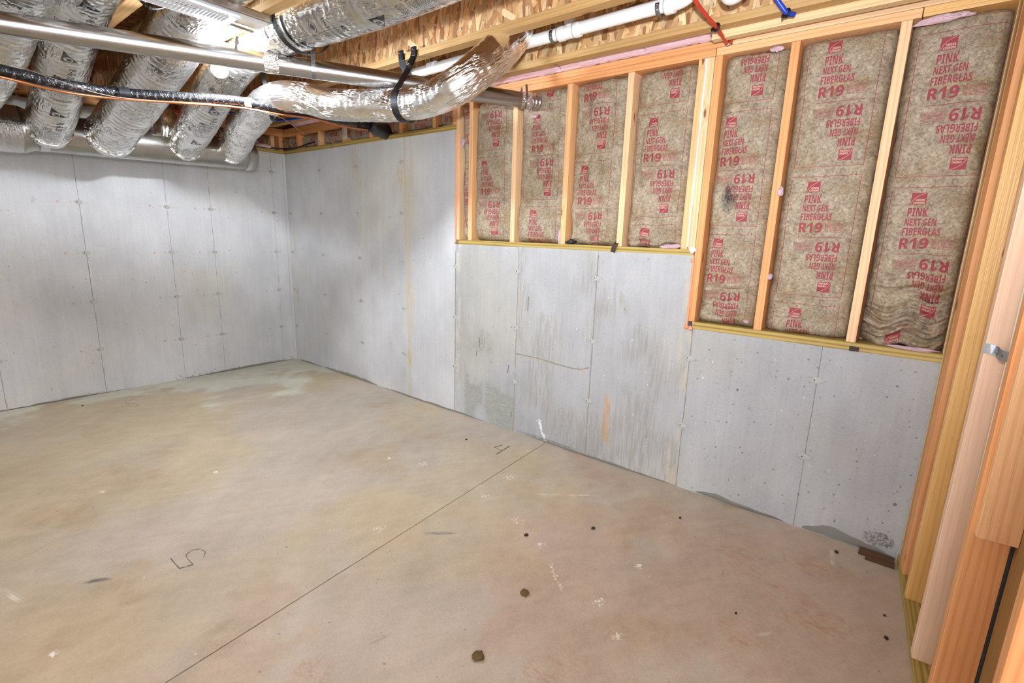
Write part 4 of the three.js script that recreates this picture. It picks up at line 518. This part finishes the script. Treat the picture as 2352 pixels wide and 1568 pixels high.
solo('thermostat_wire', sweepGeo([V(-2.45, 2.13, 2.0), V(-2.2, 2.085, 2.02), V(-2.05, 2.06, 2.0), V(-1.92, 2.062, 1.93), V(-1.75, 2.085, 1.88), V(-1.4, 2.115, 2.0), V(-1.15, 2.09, 2.13), V(-1.0, 2.04, 2.1), V(-0.8, 2.04, 1.9), V(-0.5, 2.05, 1.7)], () => 0.0016, { step: 0.02, seg: 6 }), M.wire, 'thin brown wire hanging below the copper pipe', 'wire');
solo('wall_penetration_wrap', bumpy(sweepGeo([V(-0.26, 2.225, 1.83), V(-0.1, 2.235, 1.72), V(0.02, 2.245, 1.66)], (s, L) => 0.045 + 0.02 * s / L, { step: 0.01, seg: 20 }), 0.004, 3), M.black, 'black wrap where the refrigerant pipe enters the wall above the concrete', 'pipe wrap');
solo('grey_tab', new RoundedBoxGeometry(0.006, 0.1, 0.05, 1, 0.002).translate(-0.012, 2.275, 1.115), M.greyTab, 'small grey card hanging in front of the short studs', 'card');
solo('black_cable', sweepGeo([V(-1.6, 2.222, 0.012), V(-0.7, 2.218, 0.012), V(-0.12, 2.222, 0.014), V(-0.022, 2.224, 0.1), V(-0.012, 2.222, 0.3), V(-0.012, 2.24, 0.48), V(0.03, 2.262, 0.56)], () => 0.0075, { step: 0.012, seg: 10 }), M.black, 'black cable lying on the sill in the back corner', 'cable');
{ const t = thing('drain_pipe', 'white plastic drain pipe along the back wall behind the trunk duct', 'pipe'); part('pipe_wall', sweepGeo([V(-3.2, 2.2, 0.17), V(-1.02, 2.262, 0.17)], () => 0.0445, { step: 0.1, seg: 32 }), M.pvc, t); part('coupling', sweepGeo([V(-1.1, 2.2595, 0.17), V(-1.0, 2.2625, 0.17)], () => 0.051, { step: 0.02, seg: 32 }), M.pvc, t); }
{ // white drain in the joist bay
  const t = thing('drain_pipe', 'white plastic drain pipe hung between the two right-hand joists', 'pipe'), x = -0.385, y = 2.468, r = 0.0302;
  part('pipe_wall', sweepGeo([V(x, y - 0.012, 2.2), V(x, y + 0.004, 4.24)], () => r, { step: 0.1, seg: 32 }), M.pvc, t);
  const cup = (z0, z1, R = r + 0.006) => part('fitting', sweepGeo([V(x, y - 0.003, z0), V(x, y - 0.003, z1)], (s, L) => (Math.min(s, L - s) < 0.004 ? R - 0.002 : R), { step: 0.003, seg: 32 }), M.pvc, t, 'white plastic fitting'); cup(3.625, 3.665); cup(3.72, 3.755); cup(3.66, 3.725, r + 0.003); cup(2.63, 2.7); cup(4.2, 4.245);
  part('branch', sweepGeo([V(x, y, 3.7), V(x + 0.01, y + 0.08, 3.68), V(x + 0.02, y + 0.17, 3.66), V(x + 0.02, y + 0.25, 3.66)], () => r + 0.001, { step: 0.01, seg: 28 }), M.pvc, t); part('elbow', sweepGeo([V(x, y + 0.004, 4.23), V(x, y + 0.008, 4.275), V(x, y + 0.03, 4.315), V(x, y + 0.09, 4.335), V(x, y + 0.25, 4.335)], () => r + 0.004, { step: 0.008, seg: 28 }), M.pvc, t); part('trap', sweepGeo([V(x + 0.06, y + 0.2, 4.44), V(x + 0.03, y + 0.03, 4.45), V(x, y - 0.03, 4.49), V(x - 0.02, y + 0.0, 4.55), V(x - 0.03, y + 0.2, 4.57)], () => r + 0.003, { step: 0.008, seg: 28 }), M.pvc, t);
  for (const [z, l] of [[2.66, 'narrow metal strap on the joist-bay drain pipe left of the silver duct'], [3.592, 'narrow metal strap on the drain pipe left of its branch'], [4.173, 'narrow metal strap on the drain pipe near the red pipe']]) { const pts = []; for (let i = 0; i <= 14; i++) { const a = -0.4 + Math.PI * 1.45 * i / 14 + Math.PI * 0.75; pts.push([x + (r + 0.002) * Math.cos(a), y - 0.004 + (r + 0.002) * Math.sin(a), z]); } pts.unshift([x - 0.02, y + 0.12, z]); hang(l, pts, [0, 0, 1], 0.02); }
}
const tube = (name, label, pts, r, m) => solo(name, sweepGeo(pts.map((p) => V(...p)), () => r, { step: 0.015, seg: 16 }), m, label, 'pipe');
tube('water_pipe', 'red plastic water pipe crossing the joist and ending at the top plate', [[-0.46, 2.56, 4.3], [-0.41, 2.455, 4.34], [-0.3, 2.42, 4.36], [-0.205, 2.4, 4.377], [-0.1, 2.392, 4.376], [-0.035, 2.388, 4.374], [0.0, 2.386, 4.374]], 0.0085, M.redPex); tube('water_pipe', 'short red plastic pipe stub rising behind the top plate joint', [[0.0, 2.386, 4.385], [-0.02, 2.42, 4.4], [-0.02, 2.5, 4.42]], 0.007, M.redPex);
tube('water_pipe', 'blue plastic water pipe at the top right, clipped to the joist', [[-0.3, 2.56, 4.56], [-0.23, 2.475, 4.61], [-0.2, 2.425, 4.645], [-0.185, 2.401, 4.666], [-0.16, 2.398, 4.69]], 0.0105, M.bluePex);
tube('water_pipe', 'blue plastic water pipe seen in the gap behind the slanting ducts', [[-1.5, 2.385, 0.5], [-1.2, 2.37, 0.56], [-0.8, 2.36, 0.62], [-0.45, 2.35, 0.7], [-0.3, 2.38, 0.95], [-0.3, 2.41, 1.4]], 0.011, M.bluePex); tube('water_pipe', 'red plastic water pipe seen in the gap behind the slanting ducts', [[-1.5, 2.37, 0.45], [-1.25, 2.33, 0.48], [-1.0, 2.31, 0.5], [-0.7, 2.33, 0.5], [-0.5, 2.36, 0.5]], 0.011, M.redPex); tube('water_pipe', 'blue plastic water pipe far left behind the printed duct', [[-2.3, 2.38, 0.5], [-1.9, 2.375, 0.52], [-1.6, 2.37, 0.52]], 0.011, M.bluePex);
const clip = (label, x, y, z, turn) => { const t = thing('pipe_clip', label, 'clip'); t.position.set(x, y, z); t.rotation.y = turn; part('ring', new THREE.TorusGeometry(0.014, 0.0055, 10, 24), M.clipBlack, t); const b = new RoundedBoxGeometry(0.016, 0.016, 0.012, 1, 0.003); b.translate(0.018, -0.004, 0); part('lug', b, M.clipBlack, t); const n = new THREE.CylinderGeometry(0.004, 0.004, 0.012, 10); n.translate(0.022, -0.014, 0); part('nail', n, M.zinc, t); };
clip('black clip holding the red pipe to the joist', -0.203, 2.4, 4.377, 1.2); clip('black clip holding the blue pipe to the joist', -0.185, 2.402, 4.665, 0.9);
solo('pipe_clamp', sweepGeo([V(-0.018, 2.388, 4.374), V(-0.002, 2.387, 4.374)], () => 0.0115, { step: 0.004, seg: 18 }), M.zinc, 'small metal clamp at the end of the red pipe', 'clamp');
// black strap holding the sagging duct
{
  const t = thing('duct_strap', 'black strap hung from the joist around the sagging silver duct', 'strap'), c = V(-0.78, 2.14, 2.86), R = 0.096, ax = V(0.2, 0, 1).normalize(), si = V(1, 0, -0.2).normalize(), loop = [V(-0.677, 2.455, 2.8)]; loop.push(V(-0.69, 2.36, 2.81), V(-0.79, 2.25, 2.83));
  const pts = [V(-0.679, 2.452, 2.83), V(-0.69, 2.41, 2.83), V(-0.76, 2.3, 2.84)]; for (let i = 0; i <= 12; i++) { const a = Math.PI * (0.72 + 1.1 * i / 12); pts.push(c.clone().addScaledVector(si, R * Math.cos(a)).add(V(0, R * Math.sin(a), 0))); } pts.push(V(-0.665, 2.3, 2.78), V(-0.675, 2.4, 2.72), V(-0.68, 2.452, 2.715));
  part('webbing', ribbonGeo(pts, ax, 0.046, 0.0022), M.blackStrap, t); for (const z of [2.83, 2.715]) { const b = new RoundedBoxGeometry(0.012, 0.05, 0.036, 1, 0.003); b.translate(-0.683, 2.447, z); part('folded_end', b, M.blackStrap, t); const s = new THREE.SphereGeometry(0.005, 8, 6); s.translate(-0.69, 2.455, z); part('screw', s, M.zinc, t); } const kn = new RoundedBoxGeometry(0.02, 0.05, 0.03, 1, 0.006); kn.rotateZ(-0.5); kn.translate(-0.71, 2.385, 2.83); part('knot', kn, M.blackStrap, t);
}
{ const c = V(-1.297, 2.424, 2.72), R = 0.139, pts = []; for (let i = 0; i <= 18; i++) { const a = Math.PI * (0.8 + 1.12 * i / 18); pts.push(V(c.x + R * Math.cos(a), c.y + R * Math.sin(a), c.z + 0.02 * Math.cos(a))); } pts.push(V(-1.12, 2.4165, 2.78), V(-1.098, 2.417, 2.8)); solo('duct_strap', ribbonGeo(pts, V(0, 0, 1), 0.036, 0.0025), M.blackStrap, 'black strap under the printed duct that runs along the joists', 'strap'); }
{ const c = V(-1.1, 2.19, 1.98), pts = []; for (let i = 0; i <= 12; i++) { const a = Math.PI * (0.95 + 0.75 * i / 12); pts.push(V(c.x + 0.101 * Math.cos(a) * 0.6, c.y + 0.101 * Math.sin(a), c.z - 0.09 * Math.cos(a) * 0.9)); } pts.unshift(V(-1.135, 2.42, 1.96), V(-1.16, 2.3, 2.02)); solo('duct_strap', ribbonGeo(pts, V(0.6, 0, 0.7), 0.024, 0.0022), M.blackStrap, 'dark strap at the left bend of the sagging silver duct', 'strap'); }
solo('duct_strap', ribbonGeo([V(-1.868, 2.43, 2.33), V(-1.82, 2.4, 2.34), V(-1.745, 2.44, 2.36), V(-1.735, 2.5, 2.36)], V(0, 0, 1), 0.03, 0.003), M.blackStrap, 'black strap end beside the fat plain duct at the top', 'strap');

// ───────── partition wall at the right, seen along its length ─────────
const PA = 0.075, PO = V(0, 0, 5.408);
function pboard(name, s0, s1, y0, y1, d0, d1, m, label, category, group) { const g = boardGeo(-s1, -s0, y0, y1, d0, d1, boardSeed++); const cx = -(s0 + s1) / 2, czz = (d0 + d1) / 2; g.translate(-cx, -y0, -czz); const o = solo(name, g, m, label, category, group); o.position.copy(PO).add(V(cx * Math.cos(PA) + czz * Math.sin(PA), y0, -cx * Math.sin(PA) + czz * Math.cos(PA))); o.rotation.y = PA; return o; }
const TH = 2.344, GR = 'studs of the partition wall';
pboard('bottom_plate', 0.005, 1.5, 0.0005, 0.0385, 0, 0.089, M.treated, 'greenish bottom plate of the partition wall along the floor edge', 'plate');
pboard('partition_stud', 0.004, 0.05, 0.039, TH, 0.004, 0.089, M.firD, 'partition stud touching the right concrete wall, first of three plies', 'stud', GR); pboard('partition_stud', 0.053, 0.09, 0.039, TH, 0.001, 0.089, M.dull, 'middle stud of three plies at the concrete wall end of the partition', 'stud', GR); pboard('partition_stud', 0.093, 0.18, 0.039, TH, 0.003, 0.089, M.firE, 'orange outer stud of the three plies at the concrete wall', 'stud', GR);
pboard('partition_stud', 0.327, 0.366, 0.039, TH, 0.002, 0.089, M.spfGold, 'glossy yellow partition stud with wavy bark-worn face', 'stud', GR); pboard('partition_stud', 0.69, 0.73, 0.039, TH, -0.004, 0.089, M.firC, 'pinkish partition stud crossed by the metal strap', 'stud', GR); pboard('partition_stud', 0.962, 1.002, 0.039, TH, 0.002, 0.089, M.firE, 'orange partition stud at the right edge with arched grain', 'stud', GR);
pboard('nailed_board', 1.003, 1.03, 0.674, TH, 0.012, 0.096, M.firB, 'board nailed over the right-edge stud, ending above knee height', 'board'); pboard('partition_stud', 1.43, 1.468, 0.039, TH, 0.001, 0.09, M.firE, 'outermost partition stud at the lower right corner', 'stud', GR);
pboard('backing_panel', 0.005, 1.5, 0.039, TH, 0.0965, 0.109, M.panelTan, 'dull tan panel behind the partition studs', 'panel');
pboard('gasket_strip', 0.998, 1.0035, 0.04, 0.72, 0.0895, 0.0965, M.gasket, 'dark ragged gasket line beside the right-edge stud', 'gasket');
pboard('partition_plate', 0.005, 1.5, TH + 0.001, TH + 0.038, 0, 0.089, M.firD, 'top plate of the partition wall', 'plate');
{ const w = (s, y, d) => PO.clone().add(V(-s * Math.cos(PA) + d * Math.sin(PA), y, s * Math.sin(PA) + d * Math.cos(PA)));
  const tx = canvasTex(2048, 128, () => [241, 240, 234], (g) => { g.fillStyle = 'rgba(56,58,64,.9)'; g.font = 'bold 58px sans-serif'; for (let i = 0; i < 2; i++) { g.save(); g.translate(40 + i * 1024, 88); g.scale(1.05, 1); g.fillText('DRAIN WASTE AND VENT ONLY', 0, 0); g.restore(); } });
  const t = rep(tx, 1, 1); t.rotation = 0; const g = sweepGeo([w(0.775, 0.04, 0.068), w(0.775, 2.4, 0.058)], () => 0.024, { step: 0.1, seg: 32 }); const uv = g.attributes.uv; for (let i = 0; i < uv.count; i++) { const u = uv.getX(i), v = uv.getY(i); uv.setXY(i, v / 1.1, (u * 3) % 1.0001); } solo('vent_stack', g, std({ map: t, roughness: 0.35 }), 'white plastic vent stack with lettering standing in the partition', 'pipe');
  solo('metal_strap', ribbonGeo([w(0.728, 1.145, -0.006), w(0.734, 1.143, 0.01), w(0.738, 1.14, 0.022), w(0.785, 1.137, 0.024), w(0.801, 1.136, 0.036), w(0.803, 1.135, 0.052)], V(0, 1, 0), 0.03, 0.0015, 1 / 0.024), M.perf, 'perforated metal strap holding the white vent stack to the stud', 'strap');
}

// ───────── small things on the floor ─────────
solo('wood_scrap', boardGeo(-0.095, -0.068, 0.001, 0.014, 5.29, 5.4, 77), M.oldWood, 'weathered brown wood scrap on the floor at the foot of the wall', 'wood scrap'); solo('wood_scrap', boardGeo(-0.064, -0.03, 0.001, 0.022, 5.262, 5.398, 78), M.oldWood, 'dark splintered wood scrap against the concrete beside the partition', 'wood scrap');
for (const [x, z, s, l] of [[-1.316, 4.218, 0.017, 'dried brown mud clod on the floor, the one nearer the wall'], [-1.672, 4.285, 0.019, 'dried brown mud clod on the floor, the one nearest the viewer']]) { const g = bumpy(new THREE.SphereGeometry(s, 18, 12), s * 0.5, Math.round(s * 1000), 70); g.scale(1, 0.45, 1.15); const o = solo('mud_clod', g, M.mud, l, 'mud clod'); o.position.set(x, s * 0.38, z); }
[[-0.86, 4.92, 'dark grit crumb on the reddish floor at the right'], [-0.35, 2.965, 'dark grit crumb near the drawn four by the wall'], [-0.99, 3.98, 'dark grit crumb between the chalk marks'], [-1.93, 0.27, 'brown crumb by the back wall at the left'], [-0.33, 4.5, 'dark grit crumb close to the low wall'], [-0.12, 5.18, 'dark grit crumb by the wood scraps'], [-0.48, 5.38, 'dark grit crumb beside the bottom plate'], [-0.62, 5.39, 'second dark grit crumb beside the bottom plate, nearer the viewer'], [-0.72, 4.2, 'dark grit crumb on the open floor right of the joint']].forEach(([x, z, l], i) => { const g = bumpy(new THREE.IcosahedronGeometry(0.005 + 0.002 * (i % 3), 2), 0.003, i, 200); g.scale(1.3, 0.6, 1); const o = solo('grit_crumb', g, M.grit, l, 'debris', 'grit crumbs on the floor'); o.position.set(x, 0.003, z); });

renderer.render(scene, camera);
